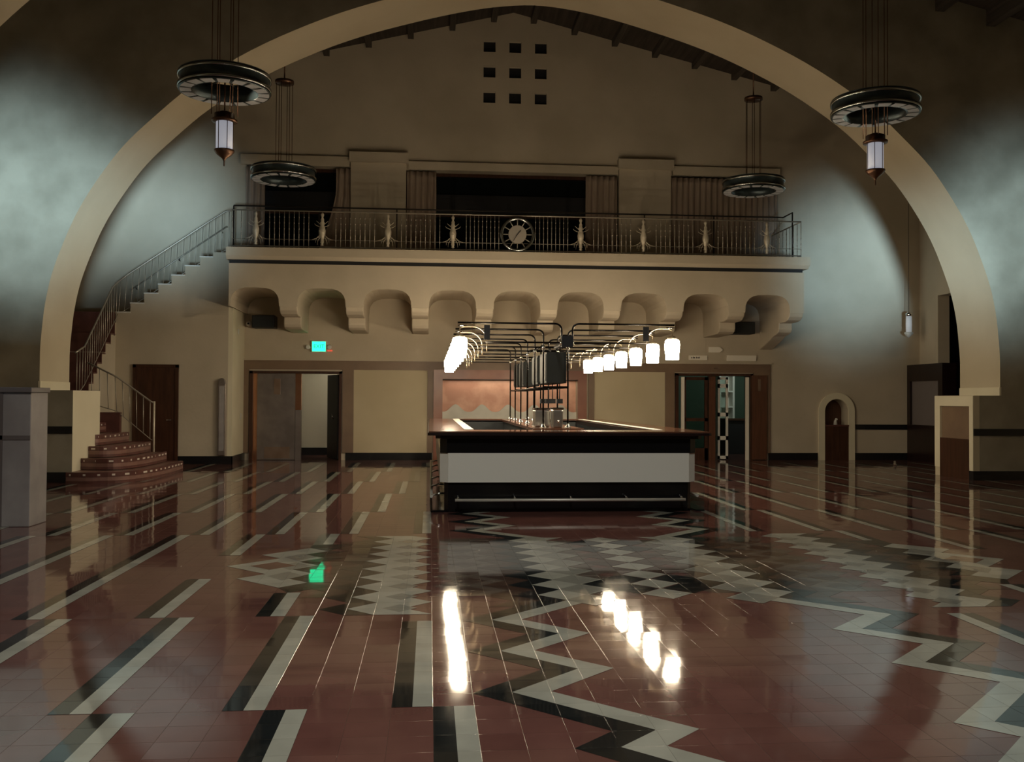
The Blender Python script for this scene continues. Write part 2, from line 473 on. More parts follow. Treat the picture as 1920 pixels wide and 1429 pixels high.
# spandrels that round off the top of the fountain niche
def arc(cx, cz, r, a0, a1, n): return [(cx + r * math.cos(a0 + (a1 - a0) * i / n), cz + r * math.sin(a0 + (a1 - a0) * i / n)) for i in range(n + 1)]
ncx = (NIC[0] + NIC[1]) / 2; nr = (NIC[1] - NIC[0]) / 2
wb.prism([(NIC[0], NIC[3]), (NIC[0], NIC[3] - nr)] + arc(ncx, NIC[3] - nr, nr, PI, PI / 2, 8), YB, YB + .4)
wb.prism([(NIC[1], NIC[3])] + arc(ncx, NIC[3] - nr, nr, PI / 2, 0, 8), YB, YB + .4)
struct(wb.build('wall_back', M['plaster']), 'plain plaster gable end wall behind the balcony')
# the nine vent boxes: dark recess backs
vb = MB()
for a, b, c, d in vents: vb.box(a, b, YB + .10, YB + .14, c, d)
struct(vb.build('trim_1', M['black_matte']), 'dark backs of the nine square vent holes')

w = MB()
for (y0, y1, z0, z1) in ((YF, 20.0, 0, roof(XL)), (23.5, YB + .4, 0, roof(XL)), (20.0, 23.5, 4.15, roof(XL))):
    w.box(XL - .3, XL, y0, y1, z0, z1)
struct(w.build('wall_left', M['plaster']), 'left side wall with a tall dark opening')
w = MB(); w.box(XL - 1.7, XL - 1.6, 19.4, 24, 0, 5); w.box(XL - 1.7, XL - .3, 19.4, 19.5, 0, 5); w.box(XL - 1.7, XL - .3, 24, 24.1, 0, 5); w.box(XL - 1.7, XL - .3, 19.4, 24.1, 5, 5.1)
struct(w.build('wall_passage_left', M['black_matte']), 'dark passage beyond the left side wall')
# right side wall with a tall dark opening
w = MB()
wall_r_open = (20.6, 22.9, 0, 4.15)
for (y0, y1, z0, z1) in ((YF, 20.6, 0, roof(XR)), (22.9, YB + .4, 0, roof(XR)), (20.6, 22.9, 4.15, roof(XR))):
    w.box(XR, XR + .3, y0, y1, z0, z1)
struct(w.build('wall_right', M['plaster']), 'right side wall with a tall dark opening')
w = MB(); w.box(XR + 1.6, XR + 1.7, 19.5, 24, 0, 5); w.box(XR + .3, XR + 1.7, 19.4, 19.5, 0, 5); w.box(XR + .3, XR + 1.7, 24, 24.1, 0, 5); w.box(XR + .3, XR + 1.7, 19.4, 24.1, 5, 5.1)
struct(w.build('wall_passage', M['black_matte']), 'dark passage beyond the right side wall')
w = MB(); w.prism([(XL, 0), (XR, 0), (XR, roof(XR)), (CX, ROOF0), (XL, roof(XL))], YF - .3, YF); struct(w.build('wall_front', M['plaster']), 'end wall behind the viewer')

# ceiling with purlins
c = MB()
c.prism([(XL - .3, roof(XL - .3)), (CX, ROOF0), (CX, ROOF0 + .2), (XL - .3, roof(XL - .3) + .2)], YF - .3, YB + .4)
c.prism([(XR + .3, roof(XR + .3)), (CX, ROOF0), (CX, ROOF0 + .2), (XR + .3, roof(XR + .3) + .2)], YF - .3, YB + .4)
ceil = struct(c.build('ceiling', M['ceiling_wood']), 'dark boarded ceiling sloping from a ridge')
for sgn in (-1, 1):
    for k in range(10):
        x = CX + sgn * (0.5 + 1.03 * k)
        b = MB(); zt = roof(x)
        b.box(x - .09, x + .09, 12.4, 17.6, zt - .3, zt + .03)
        b.box(x - .07, x + .07, 19.0, YB, zt - .14, zt + .03)
        b.build('beam', M['beam_wood'], ceil)

# transverse arches
HALF = [(8.9, 1.63), (8.9, 2.3), (8.87, 2.75), (8.82, 3.2), (8.71, 3.72), (8.5, 4.32), (8.27, 4.85), (7.95, 5.4), (7.52, 6.0), (7.0, 6.53),
        (6.3, 7.15), (5.3, 7.8), (4.3, 8.3), (3.4, 8.66), (2.5, 8.94), (1.6, 9.18), (0.8, 9.34), (0, 9.41)]
def catmull(pts, n=4):
    out = []
    for i in range(len(pts) - 1):
        p0, p1, p2, p3 = pts[max(i - 1, 0)], pts[i], pts[i + 1], pts[min(i + 2, len(pts) - 1)]
        for k in range(n):
            t = k / n
            out.append(tuple(0.5 * (2 * p1[j] + (p2[j] - p0[j]) * t + (2 * p0[j] - 5 * p1[j] + 4 * p2[j] - p3[j]) * t * t + (3 * p1[j] - p0[j] - 3 * p2[j] + p3[j]) * t ** 3) for j in (0, 1)))
    return out + [pts[-1]]
mir = HALF[:-1]
AR = catmull([(CX - x, z) for x, z in HALF] + [(CX + x, z) for x, z in mir[::-1]], 4)
AR = [(min(max(x, CX - 8.9), CX + 8.9), z) for x, z in AR]
PXL, PXR = -6.30, 10.39
def arch_wall(name, y0, y1, label, open_left=False):
    m = MB()
    for i in range(len(AR) - 1):
        (xa, za), (xb, zb) = AR[i], AR[i + 1]
        if xb > xa + 1e-4:
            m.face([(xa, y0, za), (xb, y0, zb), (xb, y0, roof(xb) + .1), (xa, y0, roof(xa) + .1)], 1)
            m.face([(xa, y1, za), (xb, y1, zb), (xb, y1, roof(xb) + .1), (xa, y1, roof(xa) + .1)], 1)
        m.face([(xa, y0, za), (xa, y1, za), (xb, y1, zb), (xb, y0, zb)])
    xl, xr = AR[0][0], AR[-1][0]
    for y in (y0, y1):
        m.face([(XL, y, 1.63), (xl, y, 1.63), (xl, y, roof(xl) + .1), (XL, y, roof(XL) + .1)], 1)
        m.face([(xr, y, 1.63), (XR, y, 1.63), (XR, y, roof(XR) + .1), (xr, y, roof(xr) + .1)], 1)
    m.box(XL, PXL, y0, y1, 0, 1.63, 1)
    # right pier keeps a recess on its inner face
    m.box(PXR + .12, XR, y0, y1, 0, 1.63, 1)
    if name == 'wall_arch':
        m.box(PXR, PXR + .12, y0, y0 + .13, 0.0, 1.63)
        m.box(PXR, PXR + .12, y1 - .2, y1, 0.0, 1.63)
        m.box(PXR, PXR + .12, y0 + .13, y1 - .2, 1.42, 1.63)
    else:
        m.box(PXR, PXR + .12, y0, y1, 0, 1.63)
    o = struct(m.build(name, [M['soffit_plaster'], M['arch_plaster']]), label)
    return o
A1, A2 = 17.6, 19.0
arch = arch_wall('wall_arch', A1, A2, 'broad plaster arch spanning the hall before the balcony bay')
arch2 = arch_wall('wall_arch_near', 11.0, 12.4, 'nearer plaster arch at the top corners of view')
for px0, px1, y0, y1 in ((AR[0][0] - .02, AR[0][0] + .015, A1, A2), (AR[-1][0] - .015, AR[-1][0] + .02, A1, A2)):
    b = MB(); b.box(px0, px1, y0 - .004, y1 + .004, 1.632, 1.79); b.build('impost', M['cream'], arch)
for x0, x1 in ((XL, PXL - .001), (PXR, XR)):
    b = MB(); b.box(x0, x1, A1 - .02, A1, .86, .99); b.build('dado_stripe', M['black_base'], arch)
    b = MB(); b.box(x0, x1 if x1 > 5 else x1 + .02, A1 - .02, A1, 0, .18)
    if x1 > 5: b.box(PXR - .02, PXR, A1 - .02, A1 + .13, 0, .18)
    else: b.box(PXL, PXL + .02, A1 - .02, 17.82, 0, .18)
    b.build('baseboard', M['black_base'], arch)
b = MB(); b.box(PXR - .012, PXR + .03, A1 + .13, A2 - .2, .0, .78); b.build('lower_panel', M['dark_wood'], arch)
b = MB(); b.box(PXR + .04, PXR + .1, A1 + .13, A2 - .2, .0, 1.42); b.build('recess_back', M['trim_brown'], arch)
b = MB()
b.box(PXR - .012, PXR - .001, A1 + .0, A1 + .13, .18, 1.62); b.box(PXR - .012, PXR - .001, A2 - .2, A2, .18, 1.62); b.box(PXR - .012, PXR - .001, A1 + .13, A2 - .2, 1.42, 1.62)
b.build('pier_surround', M['cream'], arch)
b = MB(); b.box(PXL, PXL + .006, A1, A2, .18, 1.625); b.build('pier_face', M['cream'], arch)  # inner face set paler than the pier's front

# baseboards and bands of the end wall
SX = -4.60           # right end of the stair wall
SY = 22.4            # its face
bb = MB()
for x0, x1 in ((SX, D1[0] - .15), (D1[1] + .1, ALC[0] - .25), (ALC[1] + .25, D2[0] - .12), (D2[1] + .42, NIC[0] - .18), (NIC[1] + .18, XR)):
    bb.box(x0, x1, YB - .03, YB, 0, .18)
struct(bb.build('baseboard_back', M['black_base']), 'black baseboard along the end wall')
bb = MB(); bb.box(NIC[1] + .2, XR, YB - .02, YB, .78, .91); struct(bb.build('trim_2', M['black_base']), 'black dado stripe right of the fountain niche')
t = MB()
t.box(SX, 8.62, YB - .05, YB, 2.21, 2.43)
for x0, x1 in ((SX, D1[0] - .02), (D1[1] + .02, -1.86), (-.06, .1), (3.95, 4.1), (5.9, D2[0] - .02), (D2[1] + .02, 8.62)):
    t.box(x0, x1, YB - .05, YB, .18, 2.21)
struct(t.build('trim_3', M['trim_brown']), 'brown band framing the doors and panels of the end wall')
t = MB(); t.box(SX, 8.66, YB - .08, YB, 2.43, 2.47); struct(t.build('trim_4', M['plaster']), 'thin ledge above the brown band')
t = MB(); t.box(-1.86, -.06, YB - .02, YB, .18, 2.21); t.box(4.1, 5.9, YB - .02, YB, .18, 2.21)
struct(t.build('trim_5', M['panel_cream']), 'plain cream wall panels either side of the alcove')
# upper storey trim: pilasters and lintels
t = MB()
for x0, x1 in ((-1.97, -.62), (4.7, 6.02)):
    t.box(x0, x1, YB - .12, YB, 4.86, 7.3)
    t.box(x0 - .03, x1 + .06, YB - .2, YB, 7.3, 7.55)
t.box(x0 if False else -4.62, -2.0, YB - .1, YB, 7.2, 7.44)
t.box(-.56, 4.67, YB - .1, YB, 7.17, 7.37)
t.box(6.08, 8.86, YB - .1, YB, 7.2, 7.42)
struct(t.build('trim_6', M['plaster']), 'pilasters and lintels of the balcony windows')

# ------------------------------------------------------------------ windows and curtains of the balcony
def window(n, W, panes):
    e = MB()
    x0, x1, z0, z1 = W
    for a, b_, c_, d_ in ((x0, x0 + .06, z0, z1), (x1 - .06, x1, z0, z1), (x0, x1, z1 - .08, z1)):
        e.box(a, b_, YB + .25, YB + .33, c_, d_)
    e.box(x0, x1, YB + .25, YB + .33, z0 + 1.22, z0 + 1.30)
    o = struct(e.build('window_%d' % n, M['dark_wood']), 'dark balcony window')
    g = MB()
    for i in range(panes):
        a = x0 + (x1 - x0) * i / panes; b_ = x0 + (x1 - x0) * (i + 1) / panes
        g.box(a, b_, YB + .34, YB + .36, z0, z1)
    g.build('window_pane', M['glass_dark'], o)
    s = MB(); s.box(x0, x1, YB + .27, YB + .3, z0 + 1.32, z0 + 1.78); s.build('roller_blind', M['black_matte'], o)
window(1, W1, 2); window(2, W2, 4); window(3, W3, 2)

def curtain(x0, x1, z0, z1, label, tie=0.0):
    m = MB(); n = max(24, int((x1 - x0) * 60)); rowsn = 14
    g = []
    for k in range(rowsn + 1):
        t = k / rowsn; z = z1 + (z0 - z1) * t; row = []
        sh = tie * max(0.0, (t - .25)) ** 1.3
        for i in range(n + 1):
            s_ = i / n
            x = x0 + (x1 - x0) * s_ + sh * (1 - s_)
            row.append(m.v((x, YB - .045 + .035 * math.sin(s_ * (x1 - x0) * 42 + .6 * math.sin(3 * t)), z)))
        g.append(row)
    for k in range(rowsn):
        for i in range(n):
            f = m.b.faces.new((g[k][i], g[k][i + 1], g[k + 1][i + 1], g[k + 1][i])); f.smooth = True
    o = m.build('curtain', M['curtain'])
    so = o.modifiers.new('thick', 'SOLIDIFY'); so.thickness = .012
    return tag(o, label, 'curtain', 'balcony window curtains')
curtain(-4.5, -4.05, 4.88, 7.16, 'dark drawn curtain at the left edge of the left balcony window')
curtain(-2.33, -1.99, 4.88, 7.16, 'brown curtain flaring out at the foot beside the left pilaster', tie=-.75)
curtain(-.6, .12, 4.88, 7.13, 'brown pleated curtain left of the wide middle balcony window')
curtain(3.86, 4.66, 4.88, 7.13, 'brown pleated curtain right of the wide middle balcony window')
curtain(6.04, 8.8, 4.88, 7.14, 'wide closed brown curtain covering the right balcony window')

# ------------------------------------------------------------------ balcony on corbels
BF = 21.7                                  # front of the fascia
bal = MB()
bx0, bx1 = -4.46, 8.68
pitch = 1.463
centres = [1.96 + pitch * (i - 4) for i in range(9)]
aw, crown, spring = .535, 3.97, 3.55
def archlet(cx):
    pts = []
    for i in range(13):
        a = PI - PI * i / 12
        c_, s_ = math.cos(a), math.sin(a)
        pts.append((cx + aw * math.copysign(abs(c_) ** .62, c_), spring + (crown - spring) * abs(s_) ** .72))
    return pts
CB = 3.65                                   # underside of the piers between the archlets
prof = [(bx0, 4.50), (bx0, CB)]
bal.box(bx0, bx1, BF, YB, 4.0, 4.50)
for i, cx in enumerate(centres):
    pts = archlet(cx)
    for k in range(len(pts) - 1):
        (xa, za), (xb, zb) = pts[k], pts[k + 1]
        bal.face([(xa, BF, za), (xb, BF, zb), (xb, BF, 4.0), (xa, BF, 4.0)])
        bal.face([(xa, BF, za), (xa, YB, za), (xb, YB, zb), (xb, BF, zb)])
edges = [bx0] + sum([[cx - aw, cx + aw] for cx in centres], []) + [bx1]
for i in range(0, len(edges), 2):
    a, b_ = edges[i], edges[i + 1]
    if b_ - a > .02: bal.box(a, b_, BF, YB, spring, 4.0)
balcony = struct(bal.build('balcony', M['plaster']), 'plaster balcony front with nine shallow arches')
for i in range(0, len(edges), 2):
    a, b_ = edges[i], edges[i + 1]
    if i == 0: continue
    if i == len(edges) - 2: b_ = bx1
    k = MB()
    pr = [(BF + .03, CB), (BF + .02, 3.56), (BF + .06, 3.47), (BF + .17, 3.40), (BF + .34, 3.37), (BF + .72, 3.37), (BF + .72, 3.22), (BF + .78, 3.15), (BF + .92, 3.11)]
    pr += [(BF + 1.15, 3.08), (BF + 1.35, 3.0), (BF + 1.7, 2.9), (YB, 2.80), (YB, CB)] if i == len(edges) - 2 else [(YB, 3.10), (YB, CB)]
    k.prism(pr, a, b_, axis='x')
    o = k.build('corbel', M['plaster'], balcony)
    bv = o.modifiers.new('bevel', 'BEVEL'); bv.width = .02; bv.segments = 2; bv.limit_method = 'ANGLE'
k = MB(); k.box(bx0 - .05, bx1 + .12, BF - .10, YB, 4.66, 4.85); k.prism([(BF - .10, 4.66), (BF - .02, 4.585), (YB, 4.585), (YB, 4.66)], bx0 - .05, bx1 + .1, axis='x'); k.build('slab_edge', M['plaster'], balcony)
k = MB(); k.box(bx0, bx1 - .02, BF + .03, YB, 4.50, 4.585); k.build('shadow_groove', M['black_matte'], balcony)  # shade of the slot put in as black colour

# railing along the balcony
RY = BF + .05
ZT, ZB = 5.70, 4.90
rail = thing('balcony_railing', ((bx0 + bx1) / 2, RY, 4.85), 'long metal balcony railing with spindle ornaments and a clock at its middle', 'railing')
m = MB(); m.tube([(bx0 + .05, RY, ZT), (bx1 - .05, RY, ZT)], .016); m.tube([(bx1 - .05, RY, ZT), (bx1 - .05, YB - .15, ZT)], .016); m.build('top_rail', M['rail_metal'], rail)
m = MB(); m.tube([(bx0 + .05, RY, ZB), (bx1 - .05, RY, ZB)], .012); m.tube([(bx1 - .05, RY, ZB), (bx1 - .05, YB - .15, ZB)], .012); m.build('bottom_rail', M['rail_metal'], rail)
m = MB(); m.tube([(bx0 + .05, RY, ZB + .16), (bx1 - .05, RY, ZB + .16)], .006, 6); m.build('thin_rail', M['rail_metal'], rail)

def ornament(cx):
    m = MB()
    h = ZT - ZB
    prof_ = [(.004, .03), (.03, .05), (.02, .09), (.032, .13), (.022, .2), (.03, .27), (.05, .36), (.056, .46), (.045, .55), (.03, .62), (.042, .67), (.026, .72), (.03, .77), (.014, .83), (.03, .9), (.012, .97)]
    m.lathe([(r * 1.35, ZB + h * t) for r, t in prof_], cx, RY, 10)
    for sx in (-1, 1):
        for z0, z1, wd_, bend in ((.30, .20, .21, -.05), (.34, .12, .12, -.02), (.62, .74, .10, .05), (.56, .66, .14, .02), (.26, .06, .08, 0)):
            pts = []
            for i in range(7):
                t = i / 6
                pts.append((cx + sx * (.03 + wd_ * math.sin(t * PI / 2)), RY, ZB + h * (z0 + (z1 - z0) * t * t + bend * math.sin(t * PI))))
            m.tube(pts, [.005, .006, .006, .006, .005, .004, .003], 5)
    return m.build('spindle_ornament', M['ornament'], rail)
for i, cx in enumerate(centres):
    if i != 4: ornament(cx)
bar_m = []
def baluster(x, y):
    m = MB(); m.tube([(x, y, ZB - .05), (x, y, ZT)], .008, 6)
    for k in range(5):
        z = ZB + .14 + .13 * k
        m.tube([(x, y, z - .02), (x, y, z), (x, y, z + .02)], [.008, .013, .008], 6)
    return m
for i in range(len(centres) - 1):
    a, b_ = centres[i] + .30, centres[i + 1] - .30
    if i == 3: b_ = centres[4] - .42
    if i == 4: a = centres[4] + .42
    n = 9
    for k in range(n):
        baluster(a + (b_ - a) * k / (n - 1), RY).build('baluster', M['rail_metal'], rail)
for x in (bx0 + .05, bx0 + .25, centres[-1] + .30, bx1 - .05):
    baluster(x, RY).build('baluster', M['rail_metal'], rail)
for k in range(1, 9):
    baluster(bx1 - .05, RY + (YB - .2 - RY) * k / 8).build('baluster', M['rail_metal'], rail)

gr = thing('guard_rail', (2.1, 22.5, 4.85), 'plain dark guard rail standing inside the balcony railing', 'railing')
GZ, GY = 5.96, 22.6
m = MB(); m.tube([(-4.55, GY, GZ), (8.52, GY, GZ)], .018); m.tube([(8.52, GY, GZ), (8.52, 22.0, GZ), (8.52, 22.0, 4.85)], .018); m.tube([(-4.55, GY, GZ), (-4.55, GY, 4.85)], .018); m.build('rail', M['rail_dark'], gr)
for x in (-2.6, -.8, 3.2, 5.1, 6.8):
    m = MB(); m.tube([(x, GY, 4.85), (x, GY, GZ)], .016, 6); m.build('post', M['rail_dark'], gr)

# clock
ck = thing('clock', (1.96, RY - .03, 4.87), 'round metal clock with open spokes set into the balcony railing', 'clock')
kz, kx = 5.26, 1.96
m = MB(); m.lathe([(.33, RY - .10), (.395, RY - .10), (.395, RY - .03), (.33, RY - .03)], kx, kz, 48, closed=True, axis='y'); m.build('rim', M['ring_bright'], ck)
m = MB(); m.lathe([(.205, RY - .09), (.205, RY - .035)], kx, kz, 40, axis='y'); m.build('dial', M['clock_dial'], ck)
for k in range(12):
    a = 2 * PI * k / 12
    m = MB(); m.tube([(kx + .2 * math.cos(a), RY - .06, kz + .2 * math.sin(a)), (kx + .335 * math.cos(a), RY - .06, kz + .335 * math.sin(a))], .012, 6); m.build('hour_spoke', M['rail_metal'], ck)
m = MB(); m.box(-.009, .009, -.004, .004, -.05, .12); o = m.build('hour_hand', M['black_matte'], None); o.parent = ck; o.location = (0, -.070, kz - 4.87); o.rotation_euler = (0, math.radians(40), 0)
m = MB(); m.box(-.006, .006, -.003, .003, -.04, .18); o = m.build('minute_hand', M['black_matte'], None); o.parent = ck; o.location = (0, -.080, kz - 4.87); o.rotation_euler = (0, math.radians(212), 0)

# ------------------------------------------------------------------ staircase on the left
sw = MB()
FX = -7.1                                    # plane of the lower flight's open side
n3 = 8
R3 = [(FX + (SX - .32 - FX) * i / 7 , 3.43 + .21 * i) for i in range(8)]
prof3 = [(FX, 0), (SX - .001, 0), (SX - .001, 4.84), (-4.96, 4.84)]
xs3 = [-4.96, -5.25, -5.58, -5.88, -6.17, -6.48, -6.78, -7.1]
zs3 = [4.72, 4.51, 4.29, 4.08, 3.87, 3.64, 3.43]
for i in range(7):
    prof3 += [(xs3[i], zs3[i]), (xs3[i + 1], zs3[i])] if i else [(xs3[0], zs3[0]), (xs3[1], zs3[0])]
sw.prism(prof3[:], SY, SY + .25)
struct(sw.build('wall_stair', M['plaster']), 'cream stair wall stepping up to the balcony')
sw = MB(); sw.box(SX - .001, SX + .1, SY, YB, 0, 4.5); struct(sw.build('wall_stair_return', M['cream']), 'narrow return face of the stair wall')
# upper flight treads
st = thing('upper_stair', (-6, SY + .6, 0), 'straight upper flight of steps climbing right to the balcony', 'stair')
xs_t = xs3[::-1]; zs_t = zs3[::-1]
for i in range(7):
    m = MB(); m.box(xs_t[i], xs_t[i + 1], SY + .25, YB - .02, zs_t[i] - .4, zs_t[i]); m.build('step', M['plaster'], st)
m = MB(); m.box(-4.96, SX + .2, SY + .25, YB - .02, 4.5, 4.84); m.build('landing', M['plaster'], st)
for i in range(7):
    m = MB(); m.box(xs_t[i] - .01, xs_t[i + 1], SY - .015, SY + .25, zs_t[i] - .004, zs_t[i] + .022); m.build('tread_cap', M['white_paint'], st)
# middle flight along the side wall
mf = thing('middle_stair', (-7.8, 21.2, 0), 'steep middle flight of dark steps beside the left side wall', 'stair')
ys2 = [19.9, 20.35, 20.65, 20.93, 21.15, 21.44, 21.67, 22.01, 22.3]
zs2 = [1.4, 1.6, 1.8, 2.02, 2.24, 2.46, 2.70, 2.92]
pr = [(19.9, 0), (SY + .25, 0), (SY + .25, 3.2), (22.3, 3.2)]
for i in range(7, -1, -1):
    pr += [(ys2[i + 1], zs2[i] + .0), (ys2[i], zs2[i])]
m = MB(); m.prism(pr, XL + .01, FX, axis='x'); m.build('stringer', M['plaster'], mf)
for i in range(8):
    m = MB(); m.box(XL + .01, FX + .02, ys2[i], ys2[i + 1] + .02, zs2[i] - .01, zs2[i] + .02); m.box(XL + .01, FX + .02, ys2[i] - .01, ys2[i] + .02, zs2[i] - .2, zs2[i] + .02); m.build('tread', M['step_dark'], mf)
m = MB(); m.box(XL + .01, FX + .02, 22.27, 22.3, 2.9, 3.43); m.build('tread', M['step_dark'], mf)
m = MB(); m.box(XL + .01, FX - .02, SY + .3, YB - .02, 3.0, 3.42); m.build('landing', M['step_dark'], mf)
# curved bottom steps
cs = thing('curved_steps', (-6, 18.8, 0), 'curved bottom steps in red tile with white inset dashes beside the left pier', 'stair')
ARCS = [
    [(-6.29, 17.30), (-5.95, 17.27), (-5.6, 17.34), (-5.32, 17.62), (-5.15, 18.1), (-5.07, 18.75), (-5.05, 19.5), (-5.07, 20.35)],
    [(-6.29, 18.02), (-6.0, 17.93), (-5.7, 17.95), (-5.53, 18.2), (-5.44, 18.6), (-5.4, 19.1), (-5.39, 19.7), (-5.4, 20.35)],
    [(-6.29, 18.40), (-6.08, 18.35), (-5.92, 18.45), (-5.81, 18.66), (-5.75, 18.95), (-5.73, 19.3), (-5.72, 19.8), (-5.73, 20.35)],
    [(-6.29, 18.75), (-6.25, 18.8), (-6.22, 18.95), (-6.2, 19.15), (-6.19, 19.4), (-6.18, 19.7), (-6.17, 20.0), (-6.16, 20.35)],
    [(-6.62, 19.02), (-6.62, 19.1), (-6.62, 19.25), (-6.62, 19.4), (-6.62, 19.6), (-6.62, 19.8), (-6.62, 20.1), (-6.62, 20.35)],
    [(-7.0, 19.02), (-7.0, 19.1), (-7.0, 19.25), (-7.0, 19.4), (-7.0, 19.6), (-7.0, 19.8), (-7.0, 20.1), (-7.0, 20.35)],
]
def shrink(arcp, d):
    out = []
    for i, p in enumerate(arcp):
        a, b_ = arcp[max(i - 1, 0)], arcp[min(i + 1, len(arcp) - 1)]
        tx, ty = b_[0] - a[0], b_[1] - a[1]; L = math.hypot(tx, ty)
        out.append((p[0] + ty / L * d, p[1] - tx / L * d))
    return out
for k, A_ in enumerate(ARCS):
    A_ = catmull(A_, 3)
    z0, z1 = .2 * k, .2 * (k + 1)
    close = [(A_[-1][0], 20.36), (-7.05, 20.36), (-7.05, 19.02), (-6.31, 19.02)] if k > 2 else [(A_[-1][0], 20.36), (-7.05, 20.36), (-7.05, 19.02), (-6.29, 19.02)]
    if k >= 4: close = [(A_[-1][0], 20.36), (-7.05, 20.36), (-7.05, 19.86), (-8.5, 19.86), (-8.5, 19.02)]
    m = MB()
    m.prism(A_ + close, z0, z1 - .012, axis='z')
    step = m.build('step', M['step_tile'], cs)
    m = MB(); O = shrink(A_, .006); I = shrink(A_, -.05)
    for i in range(len(A_) - 1):   # dark nosing strip with its band
        q = [O[i], O[i + 1], I[i + 1], I[i]]
        m.prism(q, z1 - .085, z1, axis='z')
    m.build('nosing', M['step_dark'], step)
    m = MB(); O2 = shrink(A_, .006)
    for i in range(len(A_) - 1):
        m.prism([O2[i], O2[i + 1], A_[i + 1], A_[i]], z0, z0 + .05, axis='z')
    m.build('riser_band', M['step_dark'], step)
    L = 0; nxt = .06
    pts = shrink(A_, .009)
    m = MB(); any_ = False
    for i in range(len(pts) - 1):
        a, b_ = Vector(pts[i]), Vector(pts[i + 1]); seg = (b_ - a).length
        while nxt < L + seg - .0:
            t = (nxt - L) / seg; t2 = min(1, t + .12 / seg)
            pa, pb = a.lerp(b_, t), a.lerp(b_, t2)
            n_ = Vector(((b_ - a).y, -(b_ - a).x)).normalized() * -.02
            m.prism([tuple(pa), tuple(pb), tuple(pb + n_), tuple(pa + n_)], z1 - .062, z1 - .03, axis='z'); any_ = True
            nxt += .24
        L += seg
    if any_: m.build('white_inset', M['step_white'], step)
m = MB(); m.box(-7.05, -6.35, 20.36, 20.48, 0, 1.2); m.box(-6.35, -5.75, 20.36, 20.48, 0, .6); m.box(-5.75, -5.1, 20.36, 20.44, 0, .2); m.build('curb', M['step_dark'], cs)

# stair railings
def railing_run(name, loc, label, top, foot, mat, nb, cat='railing', r=.018, lower=True):
    t = thing(name, loc, label, cat)
    m = MB(); m.tube(top, r, 8); m.build('handrail', mat, t)
    if lower:
        m = MB(); m.tube(foot, .01, 6); m.build('lower_rail', mat, t)
    def interp(pts, s):
        Ls = [0]
        for i in range(len(pts) - 1): Ls.append(Ls[-1] + (Vector(pts[i + 1]) - Vector(pts[i])).length)
        d = s * Ls[-1]
        for i in range(len(pts) - 1):
            if d <= Ls[i + 1] + 1e-6:
                return Vector(pts[i]).lerp(Vector(pts[i + 1]), (d - Ls[i]) / max(1e-6, Ls[i + 1] - Ls[i]))
        return Vector(pts[-1])
    for k in range(nb):
        s = (k + .5) / nb
        a, b_ = interp(foot, s), interp(top, s)
        m = MB(); m.tube([a, (a + b_) / 2, b_], .009, 6); m.build('baluster', mat, t)
    return t
yy = SY + .12
up_top = [(SX + .05, yy, 5.83), (-4.72, yy, 5.80), (-5.1, yy, 5.55), (-6.9, yy, 4.30), (-7.05, yy - .1, 4.14), (FX + .02, 22.1, 3.98), (FX + .02, 21.3, 3.3), (FX + .02, 20.4, 2.55), (FX + .02, 19.9, 2.4)]
up_foot = [(SX + .05, yy, 4.9), (-4.72, yy, 4.9), (-5.1, yy, 4.72), (-6.9, yy, 3.52), (-7.05, yy - .1, 3.4), (FX + .02, 22.1, 3.10), (FX + .02, 21.3, 2.45), (FX + .02, 20.4, 1.75), (FX + .02, 19.9, 1.5)]
railing_run('stair_railing', (-6, yy, 4), 'pale metal railing following the upper stair flights to the balcony', up_top, up_foot, M['rail_metal'], 36)
hr = thing('wall_handrail', (-5.6, YB - .1, 4.6), 'short dark handrail fixed to the wall of the upper flight', 'handrail')
h0, h1 = at(246, 543, YB - .1), at(425, 425, YB - .1)
m = MB(); m.tube([tuple(h0 + Vector((0, .06, -.06))), tuple(h0), tuple(h1), tuple(h1 + Vector((0, .06, .0)))], .02, 8); m.build('rail', M['rail_metal'], hr)
for s in (.05, .5, .95):
    p = h0.lerp(h1, s); m = MB(); m.tube([(p.x, p.y, p.z - .01), (p.x, p.y + .02, p.z - .06), (p.x, YB, p.z - .06)], .012, 6); m.build('bracket', M['rail_dark'], hr)
lo_top = [(-5.68, 20.42, 1.40), (-5.74, 20.42, 1.42), (-6.42, 20.42, 1.92), (-7.02, 20.42, 2.22)]
lo_foot = [(-5.68, 20.42, .62), (-5.74, 20.42, .64), (-6.42, 20.42, 1.22), (-7.02, 20.42, 1.40)]
lr = railing_run('lower_stair_railing', (-6.3, 20.42, .6), 'light railing with an end post beside the curved bottom steps', lo_top, lo_foot, M['rail_metal'], 9)
m = MB(); m.tube([(-5.68, 20.42, .2), (-5.68, 20.42, 1.43)], .022, 8); m.build('newel_post', M['ornament'], lr)

# brown door under the stair, base board of the stair wall, wall box
d3 = MB(); d3.box(-6.67, -5.72, SY - .03, SY - .001, 0, 2.21)
door3 = struct(d3.build('door_3', M['dark_wood']), 'dark brown door in the stair wall')
m = MB(); m.box(-6.70, -6.63, SY - .05, SY, 0, 2.25); m.box(-5.76, -5.69, SY - .05, SY, 0, 2.25); m.box(-6.7, -5.69, SY - .05, SY, 2.19, 2.26); m.build('door_frame', M['dark_wood'], door3)
m = MB(); m.tube([(-5.84, SY - .03, 1.0), (-5.84, SY - .08, 1.0), (-5.94, SY - .08, 1.0)], .013); m.build('door_handle', M['chrome'], door3)
bb = MB(); bb.box(-5.69, SX + .12, SY - .03, SY, 0, .18); bb.box(SX + .1, SX + .13, SY - .03, YB, 0, .18); bb.box(FX, -6.7, SY - .03, SY, 0, .18)
struct(bb.build('baseboard_stair', M['black_base']), 'black baseboard of the stair wall')
